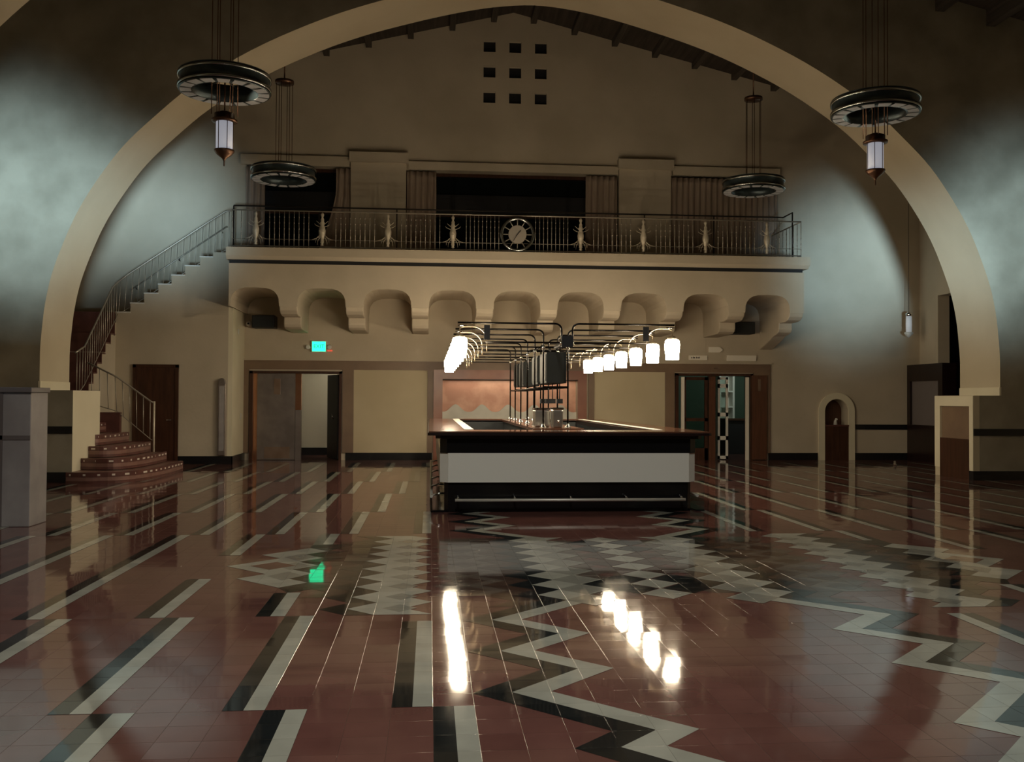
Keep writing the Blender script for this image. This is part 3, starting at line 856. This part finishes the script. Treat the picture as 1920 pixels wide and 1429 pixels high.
g = thing('wall_cabinet', (-4.72, SY - .04, .2), 'tall narrow grey metal cover on the corner of the stair wall', 'cabinet')
m = MB(); m.prism([(-4.80, .2), (-4.63, .2), (-4.63, 1.85), (-4.66, 1.93), (-4.72, 1.96), (-4.78, 1.93), (-4.80, 1.85)], SY - .09, SY - .001); m.build('body', M['door_steel'], g, bevel=.01)
m = MB(); m.box(-4.77, -4.66, SY - .098, SY - .088, .3, 1.78); m.build('cover', M['grey_stone'], g)
sb = MB(); sb.box(-4.49, -4.47, SY + .5, SY + .58, 3.0, 3.12); tag(sb.build('wall_switch', M['white_paint']), 'small white box on the return face beside the left door', 'switch')
sb = MB(); sb.box(-4.49, -4.475, SY + .9, SY + .98, 1.0, 1.14); tag(sb.build('wall_switch', M['white_paint']), 'white switch plate low beside the left bronze door', 'switch')

# ------------------------------------------------------------------ doors of the end wall
def dframe(D, mat, name, label):
    m = MB(); x0, x1, z0, z1 = D
    m.box(x0, x0 + .08, YB - .08, YB + .4, 0, z1); m.box(x1 - .06, x1, YB - .08, YB + .4, 0, z1); m.box(x0, x1, YB - .08, YB + .4, z1 - .06, z1)
    return struct(m.build(name, mat), label)
door1 = dframe(D1, M['dark_wood'], 'door_1', 'wide left doorway with a closed metal leaf and an open leaf')
lx0, lx1 = at(482, 780, YB).x, at(553, 780, YB).x
m = MB(); m.box(lx0, lx1, YB + .0, YB + .05, .01, 2.10); leaf = m.build('door_leaf', M['door_steel'], door1)
m = MB(); m.box(lx0 + .18, lx1 - .12, YB - .012, YB, .05, .32); m.build('kick_plate', M['bronze'], leaf)
m = MB(); m.box(lx0 + .40, lx0 + .55, YB - .03, YB, 1.6, 1.98); m.build('push_plate', M['bronze'], leaf)
m = MB(); m.box(D1[0] + .08, lx0 - .002, YB - .01, YB + .06, 0, 2.11); m.build('jamb_strip', M['copper'], door1)
m = MB(); m.box(lx1 + .01, lx1 + .15, YB - .02, YB + .1, 1.22, 2.11); m.build('copper_post', M['copper'], door1)
m = MB(); m.box(lx1 + .01, lx1 + .15, YB - .02, YB + .1, 0, 1.22); m.build('lower_post', M['door_steel'], door1)
ox = at(608, 780, YB + .4).x
m = MB(); m.prism([(D1[1] - .07, YB + .2), (D1[1] - .12, YB + .2), (ox, YB + 1.1), (ox + .05, YB + 1.1)], .01, 2.1, axis='z'); leaf2 = m.build('door_leaf', M['black_matte'], door1)
m = MB(); px = ox + .25; m.tube([(px - .02, YB + .5, 1.0), (px - .06, YB + .45, 1.0), (px - .06, YB + .45, 1.12)], .015); m.build('door_handle', M['chrome'], leaf2)
# corridor behind it
w = MB(); w.box(-6.4, .28, 25.9, 26.0, 0, 3.0); w.box(-6.5, -6.4, YB + .4, 26, 0, 3); w.box(.2, .3, YB + .4, 26, 0, 3); w.box(-6.5, .3, YB + .4, 26, 2.9, 3.0)
struct(w.build('wall_corridor', M['beige']), 'pale corridor wall beyond the left doorway')
bb = MB(); bb.box(-6.4, .2, 25.86, 25.9, 0, .2); struct(bb.build('baseboard_corridor', M['black_base']), 'dark corridor baseboard')

door2 = dframe(D2, M['dark_wood'], 'door_2', 'wide right doorway with glazed door leaves')
def X2(px): return at(px, 780, YB).x
m = MB(); m.box(X2(1277), X2(1283), YB - .02, YB + .03, 0, 2.1); m.box(X2(1398), X2(1404), YB - .02, YB + .03, 0, 2.1); m.build('jamb_strip', M['sign_white'], door2)  # chrome jambs coloured white to stand for light on their edges
m = MB()
a0, a1 = X2(1284), X2(1327)
m.box(a0, a0 + .03, YB + .0, YB + .05, 0, 2.1); m.box(a1 - .08, a1, YB + .0, YB + .05, 0, 2.1); m.box(a0, a1, YB + .0, YB + .05, 2.02, 2.1); m.box(a0, a1, YB, YB + .05, 0, .3); m.box(a0, a1, YB, YB + .05, .98, 1.06)
lf = m.build('door_leaf', M['dark_wood'], door2)
m = MB(); m.box(a0 + .03, a1 - .08, YB + .02, YB + .03, .3, 2.02)
M['door_glass'] = base('door_glass', (0.5, 0.6, 0.55), 0.05, **{'Transmission Weight': 1.0, 'IOR': 1.2})
m.build('glass_pane', M['door_glass'], lf)
m = MB(); m.box(X2(1329), X2(1341), YB - .02, YB + .1, 0, 2.12); m.build('mullion', M['mahogany'], door2)
# open leaf with four panes, folded back into the room
m = MB(); e0, e1 = X2(1349), X2(1368)
for x0, x1 in ((e0, e0 + .05), (e1 - .06, e1)): m.box(x0, x1, YB + .12, YB + .17, .02, 2.1)
for z0, z1 in ((2.04, 2.1), (1.83, 1.93), (1.1, 1.2), (.5, .6), (.02, .1)): m.box(e0, e1, YB + .12, YB + .17, z0, z1)
lf = m.build('door_leaf', M['white_paint'], door2)
m = MB(); m.box(e0 + .05, e1 - .06, YB + .14, YB + .15, .1, 2.04); m.build('glass_pane', M['door_glass'], lf)
m = MB(); m.box(X2(1408), X2(1436), YB - .09, YB - .051, .02, 2.15); lf = m.build('door_leaf', M['mahogany'], door2)
m = MB(); m.box(X2(1419), X2(1424), YB - .1, YB - .09, 1.75, 2.05); m.build('push_plate', M['bronze'], lf)
w = MB(); w.box(4.5, 12.4, 27.9, 28.0, 0, 3.0); w.box(4.4, 4.5, YB + .4, 28, 0, 3); w.box(12.4, 12.5, YB + .4, 28, 0, 3); w.box(4.4, 12.5, YB + .4, 28, 2.9, 3.0)
struct(w.build('wall_side_room', M['green_wall']), 'green wall of the room beyond the right doorway')
ctr = thing('side_counter', (8.85, 26.6, 0), 'dark counter seen through the right doorway', 'counter')
m = MB(); m.box(8.3, 9.9, 26.4, 27.0, 0, .95); m.build('body', M['black_matte'], ctr); m = MB(); m.box(8.25, 9.95, 26.35, 27.0, .95, 1.0); m.build('top', M['dark_wood'], ctr)
sh = thing('white_shelf', (8.55, 27.3, 0), 'white shelving unit beyond the right doorway', 'shelf')
m = MB(); m.box(8.35, 8.41, 27.2, 27.6, 0, 2.3); m.box(8.75, 8.81, 27.2, 27.6, 0, 2.3); m.box(8.35, 8.81, 27.55, 27.6, 0, 2.3); m.build('frame', M['white_paint'], sh)
for z in (.4, .9, 1.3, 1.75, 2.26):
    m = MB(); m.box(8.41, 8.75, 27.2, 27.55, z, z + .04); m.build('shelf_board', M['white_paint'], sh)

# signs over the right door
def sign(px0, py0, px1, py1, label, arrow=False):
    a, b_ = at(px0, py1, YB), at(px1, py0, YB)
    m = MB()
    if arrow:
        h = (a.z + b_.z) / 2
        m.prism([(a.x, a.z), (b_.x - .09, a.z), (b_.x, h), (b_.x - .09, b_.z), (a.x, b_.z)], YB - .05, YB - .001)
    else: m.box(a.x, b_.x, YB - .05, YB - .001, a.z, b_.z)
    o = m.build('wall_sign', M['sign_white']); tag(o, label, 'sign')
    return o, a, b_
o, a, b_ = sign(1291, 667, 1325, 675, 'small white sign plate above the right doorway, partly behind the bar lamp')
m = MB()
for i, dx in enumerate((.06, .1, .13, .18, .22, .25)):
    m.box(a.x + dx, a.x + dx + .022, YB - .053, YB - .0501, (a.z + b_.z) / 2 - .018, (a.z + b_.z) / 2 + .014 + .008 * (i % 2))
m.build('lettering', M['rail_dark'], o)
sign(1362, 667, 1417, 677, 'long blank white sign plate above the right doorway')
sign(1328, 651, 1355, 661, 'white arrow shaped sign pointing right above the doorway', True)
p = at(1342, 691, YB); m = MB(); m.box(p.x - .07, p.x + .07, YB - .065, YB - .05, p.z - .015, p.z + .015); tag(m.build('door_plate', M['bronze']), 'tiny metal plate on the brown band over the right doorway', 'plate')

# exit sign with emergency heads
ex = thing('exit_sign', (at(599, 650, YB).x, YB, 2.66), 'glowing green exit sign above the left doorway', 'exit sign')
a, b_ = at(586, 659, YB), at(611, 641, YB)
m = MB(); m.box(a.x - .02, b_.x + .02, YB - .07, YB - .001, a.z - .02, b_.z + .02); m.build('housing', M['white_paint'], ex, bevel=.006)
m = MB(); m.box(a.x, b_.x, YB - .076, YB - .07, a.z, b_.z); m.build('face', M['exit_green'], ex)
tx = bpy.data.curves.new('exit_text', 'FONT'); tx.body = 'EXIT'; tx.size = .125; tx.extrude = .002; tx.align_x = 'CENTER'; tx.align_y = 'CENTER'
to = bpy.data.objects.new('exit_text', tx); COL.objects.link(to)
bpy.context.view_layer.update()
tme = bpy.data.meshes.new_from_object(to.evaluated_get(bpy.context.evaluated_depsgraph_get()))
COL.objects.unlink(to); bpy.data.objects.remove(to)
tme.materials.clear(); tme.materials.append(M['exit_letter'])
to = bpy.data.objects.new('lettering', tme); COL.objects.link(to); to.parent = ex
to.rotation_euler = (PI / 2, 0, 0); to.location = ((a.x + b_.x) / 2 - ex.location.x, -.079, (a.z + b_.z) / 2 - 2.66)
for dx, ax in ((-.1, a.x), (.1, b_.x)):
    m = MB(); cx_ = ax + dx
    m.lathe([(.02, YB - .02), (.05, YB - .06), (.055, YB - .1), (.04, YB - .105)], cx_, a.z + .1, 14, axis='y'); m.box(min(cx_, ax), max(cx_, ax), YB - .03, YB - .01, a.z + .09, a.z + .11)
    m.build('emergency_head', M['white_paint'], ex)
m = MB(); m.box(b_.x + .04, b_.x + .16, YB - .03, YB - .005, a.z + .005, a.z + .035); m.build('indicator', M['red_led'], ex)

# loudspeakers and cameras under the balcony
def speaker(cx, cz, label):
    t = thing('loudspeaker', (cx, YB - .35, cz - .13), label, 'speaker', None)
    m = MB(); m.box(cx - .27, cx + .27, YB - .55, YB - .12, cz - .15, cz + .15); m.build('cabinet', M['black_matte'], t, bevel=.015)
    m = MB(); m.box(cx - .24, cx + .24, YB - .562, YB - .55, cz - .125, cz + .125); m.build('grille', M['charcoal'], t)
    m = MB(); m.box(cx - .05, cx + .05, YB - .12, YB, cz - .05, cz + .05); m.build('bracket', M['rail_dark'], t)
s1, s2 = at(494, 603, YB - .5), at(1395, 615, YB - .5)
speaker(s1.x, s1.z, 'black loudspeaker under the leftmost balcony arch')
speaker(s2.x, s2.z, 'black loudspeaker under the rightmost balcony arch')
def secam(px, py, label):
    p = at(px, py, YB - .15)
    t = thing('security_camera', (p.x, YB - .1, p.z), label, 'camera')
    m = MB(); m.lathe([(.045, YB - .001), (.045, YB - .06), (.025, YB - .09)], p.x, p.z, 14, axis='y'); m.build('mount', M['white_paint'], t)
    m = MB(); m.lathe([(.001, YB - .2), (.04, YB - .19), (.062, YB - .14), (.055, YB - .085)], p.x, p.z, 16, axis='y'); m.build('housing', M['white_paint'], t)
    m = MB(); m.lathe([(.001, YB - .215), (.02, YB - .21), (.026, YB - .19)], p.x, p.z, 12, axis='y'); m.build('lens', M['black_gloss'], t)
secam(466, 607, 'small white security camera beside the left loudspeaker')
secam(1431, 622, 'small white security camera beside the right loudspeaker')

# copper alcove with a wave back panel
al = thing('mural_alcove', (2.0, YB, 0), 'red framed alcove with a pink mural and grey wave panel behind the bar', 'alcove')
m = MB()
m.box(ALC[0] - .22, ALC[0], YB - .09, YB + .0, 0, 2.0); m.box(ALC[1], ALC[1] + .22, YB - .09, YB + .0, 0, 2.0); m.box(ALC[0] - .22, ALC[1] + .22, YB - .09, YB + .0, 2.0, 2.23)
m.build('frame', M['frame_red'], al)
m = MB(); m.box(ALC[0], ALC[1], YB + .3, YB + .34, 0, 2.0); m.build('mural', M['mural'], al)
pts = [(ALC[0], .5)]
N = 60
for i in range(N + 1):
    x = ALC[0] + (ALC[1] - ALC[0]) * i / N
    s_ = .5 + .5 * math.cos((x - 1.30) * 2 * PI / .66)
    pts.append((x, 1.19 + .19 * s_ ** 1.5))
pts.append((ALC[1], .5))
m = MB(); m.prism(pts, YB + .2, YB + .24); m.build('wave_panel', M['wave'], al)
m = MB(); m.box(ALC[0], ALC[1], YB - .0, YB + .3, 1.985, 1.998); m.build('soffit_strip', M['black_matte'], al)

# fountain niche
m = MB()
ro = nr + .16
outer = arc(ncx, NIC[3] - nr, ro, PI, 0, 20); inner = arc(ncx, NIC[3] - nr, nr, 0, PI, 20)
for i in range(20):
    m.prism([outer[i], outer[i + 1], inner[19 - i], inner[20 - i]], YB - .06, YB)
m.box(ncx - ro, ncx - nr, YB - .06, YB, 0, NIC[3] - nr); m.box(ncx + nr, ncx + ro, YB - .06, YB, 0, NIC[3] - nr)
struct(m.build('trim_7', M['cream']), 'plaster surround of the fountain niche')
m = MB(); m.box(NIC[0] - .02, NIC[1] + .02, YB + .4, YB + .43, .8, 1.6); struct(m.build('trim_8', M['mahogany']), 'dark back of the fountain niche')
df = thing('drinking_fountain', (ncx, YB + .1, .0), 'drinking fountain with a bright tap in the arched niche', 'fountain')
m = MB(); m.box(NIC[0] + .005, NIC[1] - .005, YB - .055, YB - .001, 0.0, .86); m.build('lower_panel', M['dark_wood'], df)
m = MB(); m.box(NIC[0] + .005, NIC[1] - .005, YB - .08, YB + .39, .862, .90); m.build('basin', M['step_dark'], df)
m = MB(); m.tube([(ncx + .03, YB + .1, .9), (ncx + .03, YB + .1, 1.0), (ncx + .03, YB + .06, 1.05), (ncx + .03, YB + .0, 1.04)], [.05, .035, .025, .018], 10); m.build('tap', M['white_paint'], df)  # white colour stands in for the glint on the metal tap

# vestibule in the right corner, pendant lantern and doorstop
ve = thing('vestibule_door', (12.4, 22.9, 0), 'dark wooden door surround with a grey glass panel in the right corner', 'door surround')
vx, vy0, vy1 = 12.24, 22.05, YB - .04
m = MB(); m.box(vx, XR - .01, vy0, vy1, 2.02, 2.44); m.box(vx, XR - .01, vy1 - .16, vy1, 0, 2.02); m.box(vx, XR - .01, vy0, vy0 + .2, 0, 2.02); m.box(vx, XR - .01, vy0 + .2, vy1 - .16, 0, .92); m.build('frame', M['bar_edge'], ve)
m = MB(); m.box(vx + .05, vx + .1, vy0 + .2, vy1 - .16, .92, 2.02); m.build('glass_panel', M['grey_seam'], ve)
pe = thing('pendant_lantern', (at(1704, 608, YB - .5).x, YB - .5, 3.2), 'small white cylinder lantern hanging by a cord near the right corner', 'pendant lamp')
q = at(1704, 608, YB - .5)
px_ = q.x
m = MB(); m.lathe([(.07, q.z - .2), (.075, q.z), (.07, q.z + .2)], px_, YB - .5, 20); m.build('glass', M['pendant_glow'], pe)
m = MB(); m.lathe([(.01, q.z - .34), (.06, q.z - .3), (.11, q.z - .24), (.11, q.z - .21), (.07, q.z - .2)], px_, YB - .5, 20); m.build('finial', M['white_paint'], pe)
m = MB(); m.lathe([(.075, q.z + .2), (.08, q.z + .27), (.03, q.z + .3)], px_, YB - .5, 20); m.build('cap', M['chrome'], pe)
m = MB(); m.tube([(px_, YB - .5, q.z + .29), (px_, YB - .5, roof(px_))], .006, 6); m.build('cord', M['rail_dark'], pe)
dp = at(1678, 874, 21.9)
ds = MB(); ds.lathe([(.04, 0), (.04, .03), (.025, .05), (.03, .09), (.001, .1)], dp.x, 21.9, 14); tag(ds.build('doorstop', M['chrome']), 'small shiny doorstop on the floor before the right vestibule', 'doorstop')

# grey panelled screen at the left edge
gs = thing('grey_screen', (-5.4, 11.85, 0), 'pale grey panelled cabinet at the left edge of the view', 'cabinet')
m = MB(); m.box(-6.26, -4.62, 11.6, 12.1, 0, 1.56); m.build('body', M['grey_stone'], gs, bevel=.01)
m = MB(); m.box(-6.28, -4.60, 11.56, 12.12, 1.56, 1.62); m.build('top_cap', M['grey_seam'], gs, bevel=.008)
m = MB(); m.box(-6.26, -4.62, 11.59, 11.6, 1.01, 1.06); m.box(-4.97, -4.93, 11.59, 11.6, 0, 1.56); m.box(-5.6, -5.56, 11.59, 11.6, 0, 1.56); m.build('panel_seam', M['grey_seam'], gs)

# ------------------------------------------------------------------ ring chandeliers
def chandelier(loc, label, lantern, canopy):
    x, y, z = loc
    t = thing('ring_chandelier', loc, label, 'chandelier', 'ring chandeliers')
    R, r = .675, .46
    m = MB(); m.lathe([(r, z - .13), (R, z - .13), (R, z - .12), (R - .02, z - .11), (R - .02, z + .11), (R, z + .12), (R, z + .13), (r, z + .13)], x, y, 64, closed=True); m.build('ring_body', M['ring_metal'], t)
    for dz in (-.085, .085):
        m = MB(); m.lathe([(R - .015, z + dz - .022), (R + .012, z + dz - .022), (R + .012, z + dz + .022), (R - .015, z + dz + .022)], x, y, 64, closed=True); m.build('band', M['ring_bright'], t)
    for k in range(16):
        a0 = 2 * PI * (k + .06) / 16; a1 = 2 * PI * (k + .82) / 16
        m = MB(); P_ = []
        for i in range(5):
            a = a0 + (a1 - a0) * i / 4; P_.append((x + (R - .025) * math.cos(a), y + (R - .025) * math.sin(a)))
        for i in range(4, -1, -1):
            a = a0 + (a1 - a0) * i / 4; P_.append((x + (r + .03) * math.cos(a), y + (r + .03) * math.sin(a)))
        m.prism(P_, z - .137, z - .128, axis='z'); m.build('glass_segment', M['lantern_glass'], t)
    top = canopy if canopy else roof(x) - .05
    for k in range(6):
        a = 2 * PI * (k + .3) / 6; q = .17 if not lantern else .19
        m = MB()
        zl = z - .48 if lantern else z + .05
        m.tube([(x + q * math.cos(a), y + q * math.sin(a), top), (x + q * math.cos(a), y + q * math.sin(a), zl)], .007, 6); m.build('suspension_rod', M['lantern_metal'], t)
        m = MB(); m.tube([(x + q * math.cos(a), y + q * math.sin(a), z + .06), (x + (r + .02) * math.cos(a), y + (r + .02) * math.sin(a), z + .06)], .012, 6); m.build('spoke', M['ring_metal'], t)
    m = MB(); m.lathe([(.06, top + .1), (.2, top + .06), (.2, top), (.05, top - .02)], x, y, 24)
    if canopy: m.tube([(x, y, top + .08), (x, y, roof(x) + .02)], .015, 8)
    else: m.tube([(x, y, top + .08), (x, y, roof(x) + .05)], .03, 8)
    m.build('canopy', M['lantern_metal'], t)
    if lantern:
        zt = z - .48
        m = MB(); m.lathe([(.05, zt + .06), (.15, zt + .02), (.15, zt - .06), (.19, zt - .07), (.19, zt - .1), (.12, zt - .11)], x, y, 24); m.tube([(x, y, zt + .05), (x, y, z + .1)], .012, 6); m.build('lantern_cap', M['lantern_metal'], t)
        m = MB(); m.lathe([(.125, zt - .11), (.125, zt - .53)], x, y, 24, smooth=True); m.build('lantern_glass', M['lantern_glow'], t)
        m = MB()
        for k in range(6):
            a = 2 * PI * k / 6; m.tube([(x + .128 * math.cos(a), y + .128 * math.sin(a), zt - .1), (x + .128 * math.cos(a), y + .128 * math.sin(a), zt - .54)], .006, 5)
        m.build('glazing_bars', M['lantern_metal'], t)
        m = MB(); m.lathe([(.15, zt - .53), (.15, zt - .55), (.11, zt - .6), (.03, zt - .66), (.012, zt - .7), (.012, zt - .76), (.001, zt - .78)], x, y, 24); m.build('finial', M['lantern_metal'], t)
    if lantern:   # added fill spot, no real fitting, brightening the opposite pier and soffit
        sg = 1 if x < CX else -1
        lamp('SPOT', 'added_fill_spot', (x, y, z - .2), 1500, (1.0, 0.86, 0.64), aim=(CX + sg * 8.7, 20.2, 1.9), spot_size=math.radians(34), spot_blend=1.0, shadow_soft_size=0.3)
    return t
chandelier((-3.12, 14.75, 6.26), 'large near left ring chandelier with a white lantern hanging below', True, None)
chandelier((7.08, 14.75, 6.22), 'large near right ring chandelier with a white lantern hanging below', True, None)
chandelier((-3.15, 20.8, 6.30), 'far left ring chandelier before the left balcony window, no lantern', False, 8.25)
chandelier((7.16, 20.8, 6.30), 'far right ring chandelier before the closed curtain, no lantern', False, 8.22)

# ------------------------------------------------------------------ the bar
BX0, BX1, BY0, BY1 = .14, 3.62, 12.8, 20.9
bar = thing('bar_counter', (1.88, 12.8, 0), 'long rectangular bar with a white panelled front and dark polished top', 'bar')
def ringbox(m, o, d, z0, z1, front_only=False):
    """a rectangular ring of outer offset o and depth d"""
    x0, x1, y0, y1 = BX0 - o, BX1 + o, BY0 - o, BY1 + o
    m.box(x0, x1, y0, y0 + d, z0, z1); m.box(x0, x1, y1 - d, y1, z0, z1)
    m.box(x0, x0 + d, y0 + d, y1 - d, z0, z1); m.box(x1 - d, x1, y0 + d, y1 - d, z0, z1)
def chamfer_ring(m, o, c, d, z0, z1):
    x0, x1, y0, y1 = BX0 - o, BX1 + o, BY0 - o, BY1 + o
    m.prism([(x0 + c, y0), (x1 - c, y0), (x1, y0 + c), (x1, y1), (x1 - d, y1), (x1 - d, y0 + d), (x0 + d, y0 + d), (x0 + d, y1), (x0, y1), (x0, y0 + c)], z0, z1, axis='z')
m = MB(); chamfer_ring(m, -.06, .05, .5, 0, .40); m.build('plinth', M['black_gloss'], bar)
m = MB(); chamfer_ring(m, .0, .11, .5, .40, .79); m.build('white_panel', M['bar_white'], bar)
m = MB(); chamfer_ring(m, -.0, .09, .5, .79, .985); m.build('frieze', M['black_gloss'], bar)
m = MB(); chamfer_ring(m, .06, .06, .56, .985, 1.03); chamfer_ring(m, .165, .04, .66, 1.03, 1.068); m.box(BX0 + .4, BX1 - .4, BY1 - .5, BY1, 1.03, 1.068); m.build('cornice', M['bar_edge'], bar)
for nm, q in (('front_top', (BX0 - .15, BX1 + .15, BY0 - .15, BY0 + .55)), ('side_top', (BX0 - .15, BX0 + .47, BY0 + .55, BY1)), ('side_top', (BX1 - .47, BX1 + .15, BY0 + .55, BY1)), ('rear_top', (BX0 + .47, BX1 - .47, BY1 - .5, BY1))):
    m = MB(); m.box(q[0], q[1], q[2], q[3], 1.068, 1.085); m.build(nm, M['bar_top'], bar)
m = MB(); m.box(BX0 + .34, BX0 + .47, BY0 + .55, BY1 - .5, 1.085, 1.092); m.box(BX1 - .47, BX1 - .34, BY0 + .55, BY1 - .5, 1.085, 1.092); m.build('drip_strip', M['white_paint'], bar)
m = MB(); m.box(BX0 + .47, BX1 - .47, BY1 - .5, BY1 - .1, .0, 1.05); m.build('rear_cabinet', M['charcoal'], bar)
m = MB(); m.tube([(BX0 + .2, BY0 - .16, .18), (BX1 - .2, BY0 - .16, .18)], .02, 10); fr = m.build('foot_rail', M['brushed'], bar)
for k in range(5):
    x = BX0 + .24 + (BX1 - BX0 - .48) * k / 4
    m = MB(); m.tube([(x, BY0 - .16, .19), (x, BY0 - .02, .22), (x, BY0 + .07, .22)], .014, 8); m.build('rail_bracket', M['chrome'], fr)
for x in (BX0 - .11, BX1 + .11):
    m = MB(); m.tube([(x, BY0 + .35, .18), (x, BY1 - .2, .18)], .02, 10); fr = m.build('foot_rail', M['brushed'], bar)
    for k in range(6):
        y = BY0 + .4 + 1.4 * k
        xi = x + (.2 if x < 1 else -.2)
        m = MB(); m.tube([(x, y, .19), ((x + xi) / 2, y, .22), (xi, y, .22)], .014, 8); m.build('rail_bracket', M['chrome'], fr)
m = MB(); m.box(BX0 - .10, BX0 + .06, BY0 + .05, BY0 + .06, 0.0, .03); m.box(BX0 - .12, BX0 + .0, BY0 + .04, BY1, 0, .02); m.box(BX1 - .0, BX1 + .12, BY0 + .04, BY1, 0, .02); m.build('side_kerb', M['black_gloss'], bar)

isl = thing('bar_island', (1.87, 16.8, 0), 'narrow service island standing inside the bar', 'counter')
m = MB(); m.box(1.56, 2.18, 13.9, 20.2, 0, 1.05); m.build('body', M['charcoal'], isl)
m = MB(); m.box(1.5, 2.24, 13.85, 20.3, 1.05, 1.09); m.build('top', M['bar_top'], isl)

# pipe rack with swan neck lamps
RK0, STEP, NST = 13.05, 1.18, 7
RC = 1.87
rk = thing('lamp_rack', (RC, 16.6, 1.09), 'black pipe rack over the bar carrying two rows of glowing glass lamps', 'light fixture')
ZU, ZL = 2.55, 2.29
def bend(p0, corner, p1, r, n=6):
    p0, c_, p1 = Vector(p0), Vector(corner), Vector(p1)
    a = c_ + (p0 - c_).normalized() * r; b_ = c_ + (p1 - c_).normalized() * r
    out = [p0]
    for i in range(n + 1):
        t = i / n
        out.append(a * (1 - t) ** 2 + c_ * 2 * t * (1 - t) + b_ * t * t)
    return out + [p1]
post_x = {}
for k in range(NST):
    y = RK0 + STEP * k
    off = .075 if k == 0 else .185
    for s in (-1, 1):
        xc = RC + s * off
        m = MB(); m.tube(bend((xc, y, ZL - .05 if k == 0 else 1.1), (xc, y, ZU), (RC + s * 1.5, y, ZU), .1), .013, 8); m.build('post' if k else 'arm', M['pipe'], rk)
        m = MB(); m.tube([(xc, y, ZL), (RC + s * 1.12, y, ZL)], .012, 8); m.build('lower_pipe', M['pipe'], rk)
        m = MB(); m.tube([(RC + s * 1.5, y - .02, ZU - .04), (RC + s * 1.38, y - .02, ZU - .04)], .01, 6); m.build('end_clip', M['chrome'], rk)
        if k:
            m = MB(); m.lathe([(.05, 1.09), (.05, 1.10), (.02, 1.13), (.016, 1.15)], xc, y, 12); m.build('post_foot', M['chrome'], rk)
        m = MB(); m.lathe([(.024, ZL - .03), (.024, ZL + .03)], xc, y, 10); m.build('joint', M['chrome'], rk)
        # lamp with its swan neck
        lx = RC + s * 1.47; nx = RC + s * 1.1
        cap = MB(); cap.lathe([(.02, 2.40), (.06, 2.38), (.075, 2.345)], lx, y, 16)
        lmp = cap.build('lamp', M['brass'], rk)
        m = MB(); zt = 2.50
        pts = [(nx, y, 2.16), (nx, y, 2.30)]
        for i in range(9):
            a = PI * i / 16
            pts.append((nx + s * .2 * (1 - math.cos(a)), y, 2.30 + .2 * math.sin(a)))
        pts += [(lx - s * .05, y, zt), (lx, y, zt - .03), (lx, y, 2.39)]
        m.tube(pts, .009, 8); m.build('swan_neck', M['brass'], lmp)
        m = MB(); m.lathe([(.085, 2.345), (.099, 2.325), (.104, 2.28), (.102, 2.2), (.092, 2.14), (.09, 2.07)], lx, y, 24); m.build('glass_shade', M['shade'], lmp)
for s in (-1, 1):
    m = MB(); m.tube([(RC + s * .185, RK0 + STEP, ZL + .02), (RC + s * .185, RK0 + STEP * 6, ZL + .02)], .012, 8); m.build('side_pipe', M['pipe'], rk)
    m = MB(); m.tube([(RC + s * .185, RK0 + STEP, 1.69), (RC + s * .185, RK0 + STEP * 6, 1.69)], .012, 8); m.build('side_pipe', M['pipe'], rk)
    m = MB(); m.box(RC + s * 1.06, RC + s * 1.14, RK0 - .01, RK0 + .01, 2.32, 2.52); m.build('bracket_plate', M['black_matte'], rk)
m = MB(); m.tube([(RC, RK0, ZL), (RC, RK0 + STEP, ZL)], .03, 8); m.box(RC - .08, RC + .08, RK0 - .05, RK0 + .05, ZL - .06, ZL + .09); m.build('junction_box', M['black_matte'], rk)
for k in range(1, NST):
    y = RK0 + STEP * k
    m = MB(); m.box(RC - .19, RC + .19, y - .015, y + .015, 1.675, 1.71); m.build('cross_bar', M['pipe'], rk)
for k in (1, 2, 4, 5):
    y = RK0 + STEP * k
    m = MB(); m.box(RC - .135, RC + .165, y + .03, y + .85, 1.755, 2.22); o = m.build('hanging_box', M['box_black'], rk, bevel=.006)
    m = MB(); m.box(RC - .145, RC - .135, y + .06, y + .82, 1.79, 2.19); m.build('side_plate', M['box_black'], o)
    m = MB(); m.tube([(RC - .05, y + .3, 2.2), (RC - .05, y + .3, 2.31)], .012, 6); m.tube([(RC + .05, y + .3, 2.2), (RC + .05, y + .3, 2.31)], .012, 6); m.box(RC - .2, RC + .2, y + .28, y + .32, 2.29, 2.32); m.build('hanger', M['pipe'], o)
for i, (dx, dy) in enumerate(((-.13, .5), (-.06, .35), (.03, .6), (.08, .15))):
    y = RK0 + STEP + dy
    m = MB(); m.tube([(RC + dx, y, 1.76), (RC + dx, y, 1.5)], .008, 6); m.box(RC + dx - .045, RC + dx + .045, y - .04, y + .04, 1.45, 1.52); m.build('pendant_spot', M['black_matte'], rk)

# drink dispensers
def dispenser(x, y, w_, h, label):
    t = thing('drink_dispenser', (x, y, 1.09), label, 'dispenser', 'steel dispensers on the bar island')
    m = MB(); m.box(x - w_ / 2, x + w_ / 2, y - .12, y + .16, 1.09, 1.09 + h); m.build('body', M['steel'], t, bevel=.018)
    m = MB(); m.box(x - w_ / 2 - .01, x + w_ / 2 + .01, y - .14, y + .17, 1.09 + h, 1.09 + h + .03); m.build('lid', M['chrome'], t, bevel=.008)
    m = MB(); m.tube([(x, y - .12, 1.2), (x, y - .19, 1.2), (x, y - .2, 1.16)], .012, 8); m.build('spout', M['chrome'], t)
dispenser(RC - .15, 14.75, .24, .26, 'wide steel drink dispenser at the left of the island')
dispenser(RC + .03, 14.3, .155, .27, 'narrow taller steel dispenser at the front of the island')
